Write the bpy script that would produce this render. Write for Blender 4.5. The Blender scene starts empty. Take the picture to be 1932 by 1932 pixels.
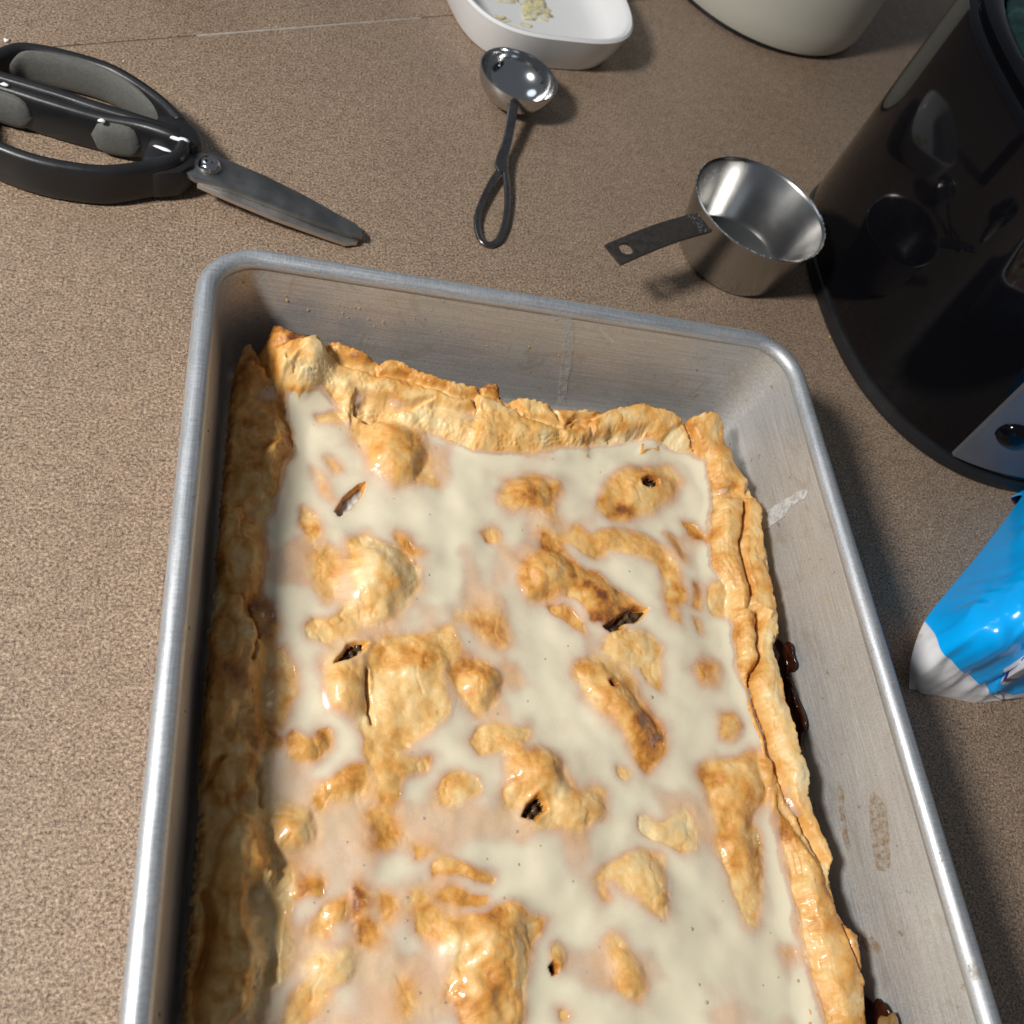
import bpy, bmesh, math, random
import numpy as np
from mathutils import Vector, Matrix
C = bpy.context.scene.collection
SC = bpy.context.scene
# ------------------------------------------------------------------ camera
CAM_LOC=[0.00769, -0.262434, 0.317533]
CAM_ROT=[[0.945988, 0.082815, 0.313447], [-0.088232, -0.864567, 0.494712], [0.311966, -0.495647, -0.810562]]

cd = bpy.data.cameras.new('camera'); cam = bpy.data.objects.new('camera', cd); C.objects.link(cam)
m = Matrix.Identity(4)
for i in range(3):
    m[i][0] = CAM_ROT[i][0]; m[i][1] = -CAM_ROT[i][1]; m[i][2] = -CAM_ROT[i][2]; m[i][3] = CAM_LOC[i]
cam.matrix_world = m
cd.sensor_width = 36; cd.lens = 36*1783/1932; cd.clip_start = .01; cd.clip_end = 50
cd.dof.use_dof = True; cd.dof.focus_distance = .36; cd.dof.aperture_fstop = 18
SC.camera = cam
# ------------------------------------------------------------------ light
W = bpy.data.worlds.new('World'); SC.world = W; W.use_nodes = True
W.node_tree.nodes['Background'].inputs[0].default_value = (.80, .88, 1, 1)
W.node_tree.nodes['Background'].inputs[1].default_value = .135
def lamp(name, loc, target, power, size, col, shape='DISK', size_y=None):
    l = bpy.data.lights.new(name, 'AREA'); l.shape = shape; l.size = size
    if size_y: l.size_y = size_y
    l.energy = power; l.color = col
    o = bpy.data.objects.new(name, l); C.objects.link(o); o.location = loc
    d = Vector(target)-Vector(loc); o.rotation_euler = d.to_track_quat('-Z', 'Y').to_euler()
    return o
lamp('kitchen_lamp', (-.545, -.23, .655), (.13, -.08, 0), 11.0, .15, (1, .97, .925))
lamp('cool_fill', (-.55, .75, 1.0), (.1, 0, 0), 1.1, .5, (.78, .88, 1))  # cool fill lamp added from back left for bluish highlights on the metal
vs = SC.view_settings; vs.view_transform = 'Standard'; vs.look = 'None'; vs.exposure = 0; vs.gamma = 1
SC.cycles.use_denoising = True

# ------------------------------------------------------------------ traced plan data, millimetres
OUTLINE = [(23.6,-21.6),(26.1,-12.5),(32.9,-10.6),(41.0,-15.7),(45.6,-18.1),(53.8,-16.6),(66.1,-21.1),(78.8,-20.7),(87.2,-24.1),(98.0,-26.3),(108.9,-27.2),(119.4,-22.9),(122.2,-29.2),(136.1,-28.4),(145.1,-31.1),(164.4,-29.6),(172.1,-27.0),(182.6,-24.0),(194.8,-26.5),(204.5,-29.3),(214.3,-25.9),(224.9,-25.7),(226.4,-37.0),(229.1,-47.8),(232.7,-58.3),(234.6,-63.5),(236.6,-71.2),(233.3,-81.9),(234.5,-94.3),(233.8,-106.5),(232.6,-118.4),(230.0,-130.0),(225.8,-134.6),(226.4,-143.3),(225.9,-154.0),(225.9,-166.4),(226.6,-176.3),(228.4,-182.2),(225.6,-191.8),(228.7,-200.2),(229.6,-208.4),(230.1,-213.8),(227.4,-219.0),(226.9,-227.6),(228.0,-234.3),(233.9,-236.3),(232.8,-242.8),(230.7,-245.9),(229.7,-252.2),(228.2,-259.9),(227.2,-268.9),(224,-300),(220,-331),(20,-331),(14,-300),(13.8,-249.8),(13.4,-237.8),(13.7,-224.7),(14.0,-210.9),(14.0,-191.3),(13.0,-177.9),(12.8,-160.6),(13.1,-134.0),(13.7,-116.8),(13.5,-99.6),(13.5,-78.2),(13.9,-54.4),(14.1,-28.7),(16.5,-19.0),(19.3,-16.1),(23.6,-19.3)]
FLAPS = [([(15.2,-33.0),(20.5,-24.5),(26.6,-31.1),(34.9,-47.1),(39.2,-63.2),(37.8,-83.6),(33.0,-101.1),(30.3,-121.4),(27.3,-131.1),(17.0,-124.1),(13.2,-102.9),(13.8,-70.9)],3,3,0.5),([(25.3,-123.6),(29.2,-136.5),(31.7,-157.8),(32.4,-174.6),(29.8,-187.3),(21.2,-193.3),(13.6,-179.4),(13.7,-158.3),(13.8,-137.3),(18.8,-125.9)],3,2,0.48),([(26.4,-193.4),(30.4,-199.5),(35.2,-208.4),(31.1,-214.0),(30.0,-222.2),(31.9,-233.1),(31.0,-243.3),(27.5,-252.9),(19.5,-252.3),(20.9,-232.4),(20.2,-212.2),(21.6,-199.3)],5,1.6,0.4),([(23.6,-21.6),(26.1,-12.5),(32.9,-10.6),(43.0,-18.0),(49.1,-26.0),(50.2,-36.0),(41.5,-44.7),(34.9,-44.6),(29.9,-36.8)],8,5,0.75),([(28.9,-27.2),(44.2,-21.4),(50.3,-25.0),(58.2,-28.4),(68.7,-30.5),(81.2,-30.8),(94.0,-32.8),(106.9,-35.5),(108.7,-39.9),(93.7,-38.3),(80.9,-39.4),(68.5,-39.0),(60.6,-39.5),(59.9,-48.5),(55.2,-44.0),(51.6,-37.1),(38.7,-42.1),(30.5,-40.4)],3.2,1.5,0.35),([(68.1,-26.7),(75.2,-19.1),(81.6,-20.5),(94.4,-24.8),(104.2,-25.6),(109.7,-26.3),(109.2,-32.8),(103.7,-34.4),(94.0,-32.0),(81.3,-29.3),(68.7,-29.8)],3,1.2,0.5),([(45.4,-18.0),(52.7,-16.7),(61.4,-19.2),(68.2,-24.3),(62.5,-26.9),(50.3,-25.0)],4,2,0.6),([(109.7,-26.3),(120.8,-22.0),(120.7,-31.0),(112.0,-30.7)],3,1.2,0.5),([(122.3,-28.3),(126.7,-26.0),(135.5,-27.9),(141.7,-28.6),(141.8,-33.4),(146.6,-40.0),(137.7,-38.8),(128.9,-38.5)],3,1.2,0.4),([(142.0,-31.8),(158.2,-27.7),(168.3,-28.7),(158.3,-37.5),(146.5,-40.8)],2.5,1.2,0.4),([(109.2,-31.9),(119.3,-32.0),(128.9,-38.5),(145.6,-42.5),(159.6,-38.1),(159.1,-51.7),(150.2,-55.1),(125.7,-56.7),(113.9,-56.7),(107.5,-56.0)],2.6,1.6,0.35),([(159.7,-37.3),(168.8,-30.3),(183.3,-23.1),(194.6,-23.9),(203.9,-27.7),(202.9,-32.9),(194.8,-39.0),(192.0,-45.9),(182.7,-47.9),(185.7,-35.3),(170.8,-40.6),(160.3,-43.7)],3.5,1.2,0.4),([(206.0,-25.2),(217.4,-23.6),(222.9,-31.4),(223.3,-39.8),(227.1,-51.0),(230.5,-59.5),(228.3,-65.3),(221.9,-62.8),(211.5,-61.6),(211.4,-51.2),(209.4,-42.5),(205.8,-33.8)],4.5,1.5,0.4),([(226.3,-67.1),(231.9,-66.5),(233.7,-75.0),(230.7,-83.7),(230.3,-91.2),(229.1,-98.6),(230.8,-109.3),(231.1,-119.7),(224.4,-122.3),(219.2,-117.0),(220.1,-107.9),(219.4,-98.6),(222.1,-84.4),(224.8,-76.6)],3.5,1.2,0.38),([(209.6,-73.5),(219.6,-66.2),(226.1,-67.9),(223.2,-76.7),(218.3,-90.7),(217.7,-99.5),(218.6,-113.6),(216.4,-122.7),(209.1,-123.1),(210.7,-110.6),(207.9,-103.8),(207.0,-91.6),(208.5,-81.9)],3,1.6,0.42),([(223.4,-120.3),(230.3,-119.9),(228.2,-131.3),(223.5,-138.1),(223.6,-155.1),(223.7,-167.3),(226.2,-181.1),(223.3,-192.5),(227.3,-209.0),(226.8,-217.8),(223.0,-212.4),(221.8,-205.3),(215.6,-192.4),(214.3,-181.1),(213.9,-161.4),(210.7,-151.3),(216.3,-138.4)],3.4,1.2,0.25),([(210.5,-118.7),(218.5,-120.5),(216.3,-138.4),(209.6,-151.3),(211.7,-165.5),(213.8,-181.1),(212.4,-196.0),(217.5,-208.7),(221.4,-217.6),(223.7,-231.2),(230.0,-238.1),(227.4,-252.3),(224.0,-268.8),(203.6,-267.1),(207.3,-251.0),(207.8,-235.4),(209.3,-218.9),(207.8,-205.0),(209.1,-192.3),(209.7,-177.3),(206.4,-159.6),(206.9,-138.7)],3.4,1.8,0.45),([(61.3,-36.7),(69.3,-37.8),(81.9,-36.7),(91.6,-36.4),(81.8,-40.2),(72.4,-42.3),(67.9,-47.5),(61.3,-44.7)],-4,0.7,0.3),([(148.5,-37.7),(160.4,-34.4),(161.7,-35.0),(147.5,-39.8)],-4,0.5,0.3),([(29.7,-213.7),(33.9,-211.0),(37.0,-215.4),(39.5,-222.5),(38.4,-233.3),(39.3,-240.0),(35.1,-241.0),(32.7,-233.0),(30.8,-222.1)],-3.5,2,0.1)]
GROOVES = [([(204.7,-31.4),(206.9,-36.1),(208.6,-42.6)],0.7,3),([(112.8,-28.3),(118.5,-28.2),(123.6,-32.3),(130.1,-36.2)],0.6,3),([(225.9,-68.7),(222.1,-84.4),(218.0,-92.2),(219.2,-99.4),(219.7,-112.1)],0.7,3.5),([(220.9,-120.4),(216.3,-138.4),(210.3,-151.3),(212.6,-163.5),(213.8,-181.1),(215.3,-193.3),(221.5,-206.2),(223.5,-214.2)],0.7,3.5),([(26.9,-128.1),(29.0,-138.0),(27.9,-145.7),(27.8,-147.8)],0.6,2.5),([(21.6,-178.6),(18.8,-183.3),(16.3,-186.6)],0.8,3.5),([(30.8,-180.1),(32.5,-185.7),(31.8,-191.3)],0.6,2.5),([(19.3,-215.9),(20.4,-225.8),(18.6,-238.7),(18.3,-247.0)],1.0,4),([(23.3,-24.2),(24.6,-28.6),(27.2,-34.9)],0.6,2),([(65.0,-147.6),(65.4,-156.3),(67.3,-165.2)],0.6,3),([(96.8,-156.5),(94.8,-162.1),(94.2,-164.2)],0.4,1.6),([(224.5,-235.4),(224.8,-241.1),(227.4,-252.3)],0.5,2)]
DOMES = [((77.1,-57.4),(11.9,1.6),(-0.4,-15.4),9),((129.8,-72.3),(12.2,1.3),(-0.9,-8.7),5),((180.0,-64.6),(19.5,2.1),(-2.3,-13.1),5.5),((133.0,-107.4),(11.5,5.0),(2.1,-8.5),7),((105.0,-151.7),(8.1,0.3),(-0.7,-8.9),6),((154.9,-160.2),(10.3,-15.2),(-7.6,-5.1),7),((121.9,-182.0),(9.8,-7.0),(-5.4,-6.4),7.5),((135.1,-193.6),(10.5,-1.8),(-1.8,-5.5),4.5),((101.9,-234.1),(13.1,-5.0),(-6.6,-12.7),6),((100.5,-250.3),(10.2,-0.7),(-0.9,-11.4),5),((155.4,-217.7),(10.0,-5.8),(-6.2,-7.1),3.5),((197.8,-188.7),(10.8,-0.1),(-3.2,-13.2),5.5),((195.4,-210.1),(7.8,0.9),(-0.5,-14.4),4),((70.7,-113.0),(12.0,5.6),(4.3,-13.5),8.5),((58.9,-154.6),(7.3,0.2),(0.0,-11.7),6.5),((81.2,-154.0),(16.5,0.4),(-0.6,-15.1),4),((85.1,-140.9),(13.2,4.2),(1.5,-7.1),2.5),((41.6,-198.8),(7.2,-0.1),(0.2,-6.5),5),((54.7,-236.4),(7.9,-0.5),(0.0,-5.4),3),((145.7,-245.4),(5.7,1.7),(2.7,-7.1),3),((94.1,-186.3),(6.9,0.0),(-0.3,-5.0),1.6),((165.1,-136.4),(9.9,-3.2),(-3.5,-6.5),2),((166.7,-202.9),(9.4,-3.4),(-2.7,-4.2),1.6),((71.6,-183.3),(7.3,0.0),(-0.3,-10.8),3),((55.6,-185.4),(7.1,4.1),(3.0,-5.1),3.2),((45.5,-173.5),(6.9,0.0),(0.1,-5.5),3),((152.1,-114.1),(7.9,-7.1),(-7.8,-8.4),3),((95.3,-210.9),(10.8,-3.0),(-0.9,-2.4),1.6),((21.9,-112.3),(8.3,0.6),(0.9,-17.4),3),((21.6,-151.5),(8.2,0.3),(0.7,-13.3),3.5),((22.8,-202.3),(6.4,-0.2),(0.9,-14.3),3),((34.3,-68.4),(8.3,-0.8),(-1.5,-13.4),3.5),((25.0,-33.7),(8.1,1.3),(0.4,-8.9),3),((123.4,-238.2),(3.4,-0.2),(-0.5,-3.8),2),((171.9,-90.6),(19.1,-1.9),(-1.7,-5.0),2.2),((189.7,-89.8),(4.4,1.5),(0.7,-11.0),2),((205.9,-111.3),(5.1,0.3),(-1.9,-8.4),2),((109.7,-170.4),(9.2,-1.5),(-1.2,-4.2),2.2),((200.1,-164.8),(6.1,0.1),(-1.5,-6.5),2.5),((193.9,-144.7),(7.6,0.2),(-1.2,-5.7),2.2),((51.4,-75.3),(3.0,2.4),(4.0,-7.7),1.5),((63.9,-220.7),(4.6,0.6),(1.4,-8.0),2),((55.7,-222.7),(4.8,2.4),(2.2,-3.8),2),((47.6,-216.7),(4.7,1.5),(0.9,-2.2),1.6),((207.3,-178.6),(6.7,0.0),(-2.9,-11.3),2)]
GLAZE = [(35.1,-41.2),(46.9,-36.9),(55.0,-42.0),(63.0,-49.5),(71.3,-44.6),(85.8,-47.6),(94.2,-49.5),(109.0,-55.2),(131.2,-54.4),(145.5,-49.5),(159.9,-47.7),(175.3,-42.2),(186.9,-39.9),(195.2,-42.4),(204.9,-45.3),(213.1,-49.2),(212.0,-65.9),(208.0,-84.1),(206.5,-98.9),(208.7,-110.5),(209.7,-119.7),(206.6,-137.5),(208.2,-150.2),(211.0,-166.5),(212.4,-178.3),(210.7,-191.6),(209.5,-204.3),(210.4,-218.4),(209.4,-235.0),(209.0,-250.9),(214,-290),(211,-317),(38,-318),(36,-290),(36.1,-242.2),(38.6,-233.1),(37.5,-222.2),(40.0,-208.0),(36.7,-198.9),(34.0,-189.7),(34.5,-180.2),(35.7,-170.3),(32.8,-156.7),(34.7,-142.4),(30.9,-129.5),(29.5,-116.0),(30.4,-95.5),(34.3,-77.8),(38.5,-61.2)]
BARE = [([(62.0,-50.6),(69.4,-46.6),(78.7,-46.0),(85.4,-51.1),(87.6,-59.7),(84.7,-69.4),(77.3,-73.8),(70.8,-68.9),(66.1,-60.9)],4,0.8,0.5),([(50.8,-65.0),(53.7,-64.6),(57.2,-69.1),(54.9,-70.8)],2,0.6,0.5),([(45.1,-69.2),(51.4,-75.3),(53.7,-83.1),(49.2,-79.6)],2.5,0.55,0.5),([(42.5,-85.6),(47.0,-89.1),(49.4,-96.6),(46.1,-98.8),(43.2,-93.4)],2,0.75,0.5),([(86.6,-68.5),(89.7,-68.1),(93.2,-72.7),(90.1,-72.3)],1.5,0.7,0.55),([(47.0,-45.3),(57.2,-44.6),(60.8,-45.5),(54.8,-47.9),(48.3,-48.1)],1.5,0.7,0.45),([(118.9,-77.0),(122.3,-68.0),(129.9,-64.9),(137.8,-66.2),(143.7,-67.8),(140.1,-74.8),(139.4,-80.7),(135.8,-77.4),(128.5,-78.2),(122.5,-80.2)],3,0.85,0.6),([(159.8,-75.8),(166.7,-62.2),(174.1,-56.7),(185.4,-54.6),(197.0,-52.4),(200.3,-58.4),(196.4,-66.7),(186.3,-73.8),(181.6,-75.8),(174.1,-78.0),(165.3,-80.4)],3,0.72,0.45),([(161.6,-72.6),(172.3,-71.5),(173.7,-75.8),(169.7,-79.2),(163.4,-79.1)],2,0.9,0.6),([(110.2,-89.8),(114.7,-88.0),(117.7,-90.4),(116.1,-94.0),(111.8,-93.7)],1.2,0.85,0.55),([(133.8,-89.7),(142.2,-90.3),(148.9,-84.8),(155.3,-87.8),(169.3,-85.8),(179.5,-87.1),(185.4,-93.8),(189.7,-100.5),(186.2,-107.8),(183.1,-98.2),(171.2,-94.9),(161.2,-93.6),(155.8,-97.6),(149.6,-94.6),(144.7,-91.5),(134.3,-96.6)],1.5,0.8,0.45),([(188.6,-84.1),(192.0,-85.2),(192.9,-91.7),(195.3,-97.3),(191.4,-95.4)],1.5,0.7,0.6),([(198.6,-77.9),(202.9,-78.3),(207.9,-86.0),(202.8,-85.7)],0.8,1,0.75),([(197.0,-106.3),(199.0,-106.9),(196.1,-117.4),(193.6,-117.6)],1.2,0.8,0.7),([(202.3,-108.1),(208.7,-105.5),(211.2,-110.3),(208.2,-120.1),(202.6,-119.7),(200.4,-113.7)],1.2,0.9,0.3),([(122.8,-108.8),(126.7,-101.9),(134.2,-97.2),(141.3,-97.3),(145.7,-103.8),(142.2,-110.8),(133.8,-117.2),(125.7,-117.1),(122.5,-112.1)],2.5,0.8,0.6),([(144.8,-101.2),(149.7,-103.5),(156.2,-104.4),(160.7,-109.5),(162.6,-114.1),(167.2,-118.4),(162.1,-121.4),(158.2,-125.5),(149.3,-124.6),(147.5,-118.9),(140.2,-116.1),(142.4,-109.4)],0.8,1,0.66),([(133.0,-90.5),(137.9,-93.5),(142.1,-96.6),(133.4,-98.7)],1,0.9,0.75),([(184.0,-101.0),(190.4,-104.0),(189.0,-114.4),(183.8,-123.6),(182.7,-114.8)],2.5,0.6,0.5),([(133.8,-119.6),(138.9,-119.3),(142.9,-122.9),(146.7,-127.2),(147.0,-129.7),(142.8,-128.0),(137.7,-123.8)],0.7,1,0.7),([(141.8,-111.9),(162.9,-110.5),(169.7,-117.4),(164.5,-121.0),(155.2,-126.1),(149.9,-122.5),(143.6,-117.1)],0.8,1,0.62),([(154.0,-133.7),(159.1,-129.7),(164.5,-128.8),(172.2,-129.7),(176.1,-134.0),(174.1,-141.0),(174.0,-148.4),(172.7,-152.1),(168.8,-148.6),(166.7,-142.6),(158.1,-140.4),(152.9,-136.9)],1,1,0.4),([(99.3,-128.4),(106.5,-125.6),(114.8,-125.7),(115.9,-133.6),(112.7,-135.6),(105.5,-130.5)],4,0.6,0.65),([(94.6,-147.4),(100.5,-143.8),(106.3,-143.6),(110.9,-150.3),(109.1,-157.2),(103.2,-161.2),(99.6,-156.3),(97.1,-153.0)],1.8,1,0.6),([(113.2,-143.9),(117.7,-145.5),(119.6,-150.1),(116.5,-151.3),(113.9,-149.1)],3,0.5,0.5),([(140.2,-147.7),(143.3,-142.8),(148.4,-142.0),(158.9,-142.8),(162.8,-150.0),(163.1,-156.0),(167.0,-162.3),(170.6,-166.3),(169.0,-174.9),(164.4,-179.9),(159.7,-175.5),(156.7,-167.7),(148.2,-159.8),(142.9,-154.1)],2.6,0.85,0.5),([(160.4,-164.2),(167.0,-162.3),(170.6,-166.3),(169.0,-174.9),(164.5,-179.4),(160.4,-174.9)],1.5,1,0.62),([(99.7,-170.5),(102.8,-166.7),(109.5,-166.0),(115.6,-167.1),(120.2,-166.4),(119.8,-170.3),(115.2,-171.4),(116.9,-176.8),(112.0,-175.7),(109.4,-173.6),(102.7,-175.2)],1.2,0.95,0.35),([(111.3,-176.8),(117.0,-175.7),(123.9,-174.6),(129.6,-178.9),(133.3,-185.8),(129.2,-186.8),(122.4,-187.8),(117.6,-190.8),(111.5,-191.7),(109.6,-189.2),(111.8,-183.1)],3,0.75,0.6),([(109.8,-187.2),(118.3,-184.6),(129.4,-185.2),(122.3,-188.8),(116.5,-191.3),(110.5,-191.7)],1.2,1,0.5),([(117.4,-193.3),(124.5,-188.3),(131.5,-186.8),(136.8,-189.5),(145.5,-189.0),(143.9,-196.3),(140.2,-197.7),(135.3,-200.7),(128.7,-199.5),(118.3,-199.8),(121.3,-196.9),(124.0,-193.4)],1.6,0.95,0.3),([(87.0,-186.5),(88.8,-183.5),(91.5,-182.0),(96.3,-181.5),(100.9,-184.0),(101.2,-187.6),(97.3,-190.1),(92.0,-191.0),(87.9,-190.5)],0.6,1,0.38),([(157.0,-197.5),(160.1,-196.5),(164.5,-198.7),(170.4,-199.3),(174.5,-196.8),(177.2,-201.5),(175.9,-207.7),(172.1,-208.6),(166.1,-205.9),(160.6,-203.8),(156.4,-201.1)],0.8,0.95,0.2),([(152.9,-179.9),(155.7,-181.0),(157.1,-183.2),(154.6,-184.3),(153.0,-182.6)],0.6,1,0.3),([(196.5,-160.0),(201.2,-159.9),(203.5,-164.7),(199.6,-169.5),(195.3,-168.4)],1.6,0.8,0.5),([(188.7,-144.3),(194.4,-139.7),(200.1,-141.3),(198.0,-147.7),(191.0,-149.2)],3,0.65,0.55),([(185.6,-109.0),(191.7,-110.0),(191.1,-116.2),(185.9,-117.8),(183.8,-114.6)],1.2,0.8,0.5),([(184.3,-119.3),(186.9,-119.8),(187.0,-126.4),(184.6,-124.5)],1.2,0.7,0.6),([(193.3,-122.1),(196.0,-122.6),(197.7,-127.8),(194.6,-129.3)],1.2,0.7,0.6),([(186.3,-179.4),(192.4,-178.2),(194.0,-182.2),(189.4,-185.5)],3.5,0.6,0.6),([(138.3,-216.0),(142.9,-213.5),(149.1,-210.4),(156.3,-209.0),(162.7,-209.7),(160.8,-216.3),(162.5,-223.9),(159.8,-228.0),(154.2,-224.6),(148.3,-219.0),(145.7,-215.7),(139.4,-216.6)],1.8,0.85,0.3),([(139.2,-218.2),(142.1,-218.8),(144.1,-222.0),(141.0,-221.9)],1.5,0.7,0.5),([(184.4,-182.4),(188.7,-178.7),(203.8,-176.1),(210.9,-177.4),(212.2,-183.8),(207.1,-191.8),(200.8,-196.6),(199.3,-205.5),(194.8,-212.4),(188.4,-218.9),(186.7,-212.1),(186.2,-205.2),(188.9,-199.4),(185.8,-191.6)],2.2,0.85,0.55),([(187.4,-202.9),(196.3,-200.7),(202.7,-203.2),(202.1,-213.7),(198.8,-223.8),(193.6,-233.3),(191.6,-230.5),(188.4,-218.9),(186.7,-212.1)],1.5,0.9,0.45),([(85.1,-210.1),(88.8,-208.1),(93.2,-209.3),(98.6,-212.0),(105.9,-213.8),(104.1,-215.3),(96.2,-214.0),(89.6,-212.8),(85.7,-213.1)],0.6,1,0.68),([(78.7,-217.4),(81.2,-217.5),(83.1,-221.5),(87.8,-224.6),(90.4,-226.2),(98.7,-225.6),(106.8,-223.0),(114.6,-224.9),(120.8,-226.2),(119.7,-230.1),(115.3,-234.3),(113.0,-239.5),(110.1,-246.4),(109.1,-256.3),(91.2,-254.9),(89.6,-248.2),(86.6,-246.1),(88.0,-240.8),(92.5,-235.9),(88.0,-231.4),(82.7,-230.6),(79.1,-229.0),(78.2,-223.2)],0.9,1,0.55),([(86.6,-218.2),(91.5,-217.9),(98.1,-219.7),(102.0,-219.8),(100.1,-222.2),(94.5,-222.5),(88.6,-220.8)],0.6,1,0.55),([(79.6,-203.7),(82.3,-203.8),(81.6,-206.9),(79.7,-207.3)],0.6,1,0.6),([(82.3,-204.8),(85.6,-205.9),(82.7,-206.9)],1,0.7,0.5),([(140.8,-235.2),(143.7,-235.9),(146.0,-240.0),(146.7,-243.0),(149.7,-246.1),(151.0,-249.1),(147.5,-251.8),(141.6,-248.5),(143.0,-243.7),(141.8,-240.2)],1.8,0.9,0.45),([(121.8,-236.6),(124.2,-235.8),(125.1,-238.3),(124.6,-241.6),(122.9,-241.5),(122.1,-239.6)],0.7,1,0.45),([(121.5,-253.2),(123.2,-252.8),(124.7,-253.9),(123.5,-255.2),(121.6,-254.8)],0.7,1,0.45),([(72.8,-243.4),(75.4,-243.6),(76.3,-247.2),(75.1,-250.6),(73.2,-248.3)],2.5,0.7,0.5),([(201.8,-240.7),(205.1,-240.8),(206.9,-244.1),(203.3,-244.9)],2.5,0.6,0.5),([(65.3,-194.0),(68.1,-192.5),(71.9,-194.6),(74.4,-200.5),(71.6,-202.5),(68.9,-205.0),(66.2,-204.9),(68.4,-200.4)],1,1,0.75),([(48.2,-189.6),(49.7,-186.9),(55.6,-183.8),(60.0,-179.4),(63.9,-179.9),(63.2,-186.0),(58.3,-189.1),(51.9,-190.1),(50.3,-193.8),(48.8,-193.2)],1.3,0.95,0.62),([(64.5,-176.6),(75.2,-176.6),(80.9,-177.7),(85.6,-176.5),(84.2,-179.9),(76.1,-182.2),(74.8,-189.3),(71.3,-193.0),(68.1,-188.7),(67.1,-183.8),(64.4,-179.4)],0.8,1,0.42),([(43.1,-217.4),(44.5,-215.6),(48.0,-213.8),(50.6,-213.4),(50.6,-217.2),(47.1,-217.1),(43.6,-219.3)],0.8,1,0.62),([(50.6,-221.5),(54.7,-218.9),(57.7,-218.5),(58.2,-223.8),(53.2,-225.4),(52.7,-228.2),(49.2,-227.1)],1.8,0.85,0.55),([(61.9,-214.3),(65.0,-216.9),(64.9,-220.7),(62.8,-222.5),(63.3,-224.5),(67.9,-226.6),(68.3,-229.9),(66.3,-231.6),(63.7,-230.6),(63.3,-226.8),(61.3,-223.4)],0.8,1,0.85),([(69.1,-217.5),(71.7,-218.6),(73.2,-222.1),(72.1,-224.4),(70.5,-223.9)],0.6,1,0.65),([(48.4,-235.6),(50.8,-233.1),(53.2,-235.5),(57.2,-233.4),(60.7,-235.9),(59.6,-240.3),(54.2,-240.4),(50.8,-237.5)],1.2,0.9,0.35),([(47.5,-240.4),(51.3,-238.5),(53.3,-243.0),(50.9,-247.1),(46.2,-251.5),(40.2,-251.0),(43.7,-244.5)],2,0.75,0.4),([(33.9,-196.6),(37.4,-193.1),(41.5,-192.1),(46.7,-195.8),(47.8,-201.4),(43.8,-204.8),(39.7,-201.7),(36.6,-200.2)],2.6,0.75,0.5),([(39.8,-207.7),(42.5,-211.7),(42.1,-217.4),(41.3,-224.4),(41.5,-231.2),(40.8,-239.1),(36.6,-241.9),(37.8,-235.4),(32.0,-230.7),(31.3,-216.9),(36.0,-212.4)],0.8,1,0.2),([(59.7,-101.3),(64.8,-97.7),(71.0,-100.4),(79.0,-101.6),(83.4,-109.6),(84.2,-117.1),(79.5,-122.3),(72.6,-126.9),(66.0,-128.4),(63.9,-123.8),(61.8,-115.5),(59.6,-107.6)],1.8,0.92,0.22),([(59.7,-100.0),(63.1,-98.5),(63.6,-102.3),(60.2,-104.4)],1,0.9,0.55),([(75.8,-94.7),(81.6,-96.2),(85.4,-102.4),(83.1,-103.2),(79.1,-99.0)],1.5,0.8,0.6),([(67.3,-115.1),(74.0,-117.1),(75.0,-121.9),(69.4,-124.7)],2,1,0.5),([(47.0,-104.3),(51.9,-103.2),(55.2,-109.8),(53.6,-117.3),(51.0,-122.2),(49.4,-120.5),(47.1,-112.3)],2.5,0.65,0.5),([(43.5,-91.9),(47.9,-91.4),(48.0,-97.2),(44.7,-96.9)],1.5,0.8,0.45),([(44.8,-133.0),(47.4,-129.5),(53.7,-128.5),(57.9,-124.2),(62.8,-125.1),(62.2,-130.4),(56.9,-134.7),(53.2,-136.0),(53.7,-139.4),(50.0,-136.7),(45.9,-136.4)],0.9,1,0.38),([(71.5,-135.7),(77.6,-134.3),(88.8,-133.2),(91.7,-130.6),(95.7,-131.0),(98.8,-136.8),(98.5,-141.0),(91.4,-146.4),(88.5,-149.4),(84.7,-149.5),(76.1,-147.0),(71.9,-142.0)],0.7,1,0.45),([(66.6,-138.8),(73.1,-136.3),(72.8,-147.1),(88.5,-148.8),(90.4,-154.3),(92.3,-160.4),(88.7,-165.8),(83.7,-169.6),(77.3,-173.8),(73.1,-176.9),(64.5,-177.0),(64.5,-171.4),(63.6,-163.6),(65.3,-155.6),(65.4,-146.2)],1,1,0.4),([(28.7,-125.9),(33.3,-126.8),(35.0,-131.3),(34.6,-135.8),(31.7,-138.2),(28.6,-135.0)],1,0.95,0.8),([(39.7,-170.6),(42.0,-168.6),(44.5,-171.6),(48.0,-172.5),(49.4,-168.5),(52.8,-167.9),(52.9,-174.0),(49.0,-178.0),(45.2,-179.0),(40.8,-176.5)],1,1,0.6),([(31.5,-145.8),(37.3,-141.2),(41.0,-147.6),(41.3,-156.2),(38.1,-166.6),(33.8,-165.6),(31.5,-156.4)],1.2,0.95,0.42),([(51.2,-147.3),(61.5,-146.4),(65.7,-149.0),(65.6,-158.8),(61.4,-163.6),(56.3,-158.5),(53.3,-152.6)],4,0.5,0.4),([(33.3,-166.7),(38.3,-171.1),(36.9,-173.6),(33.0,-170.7)],1.2,0.9,0.7)]
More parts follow.
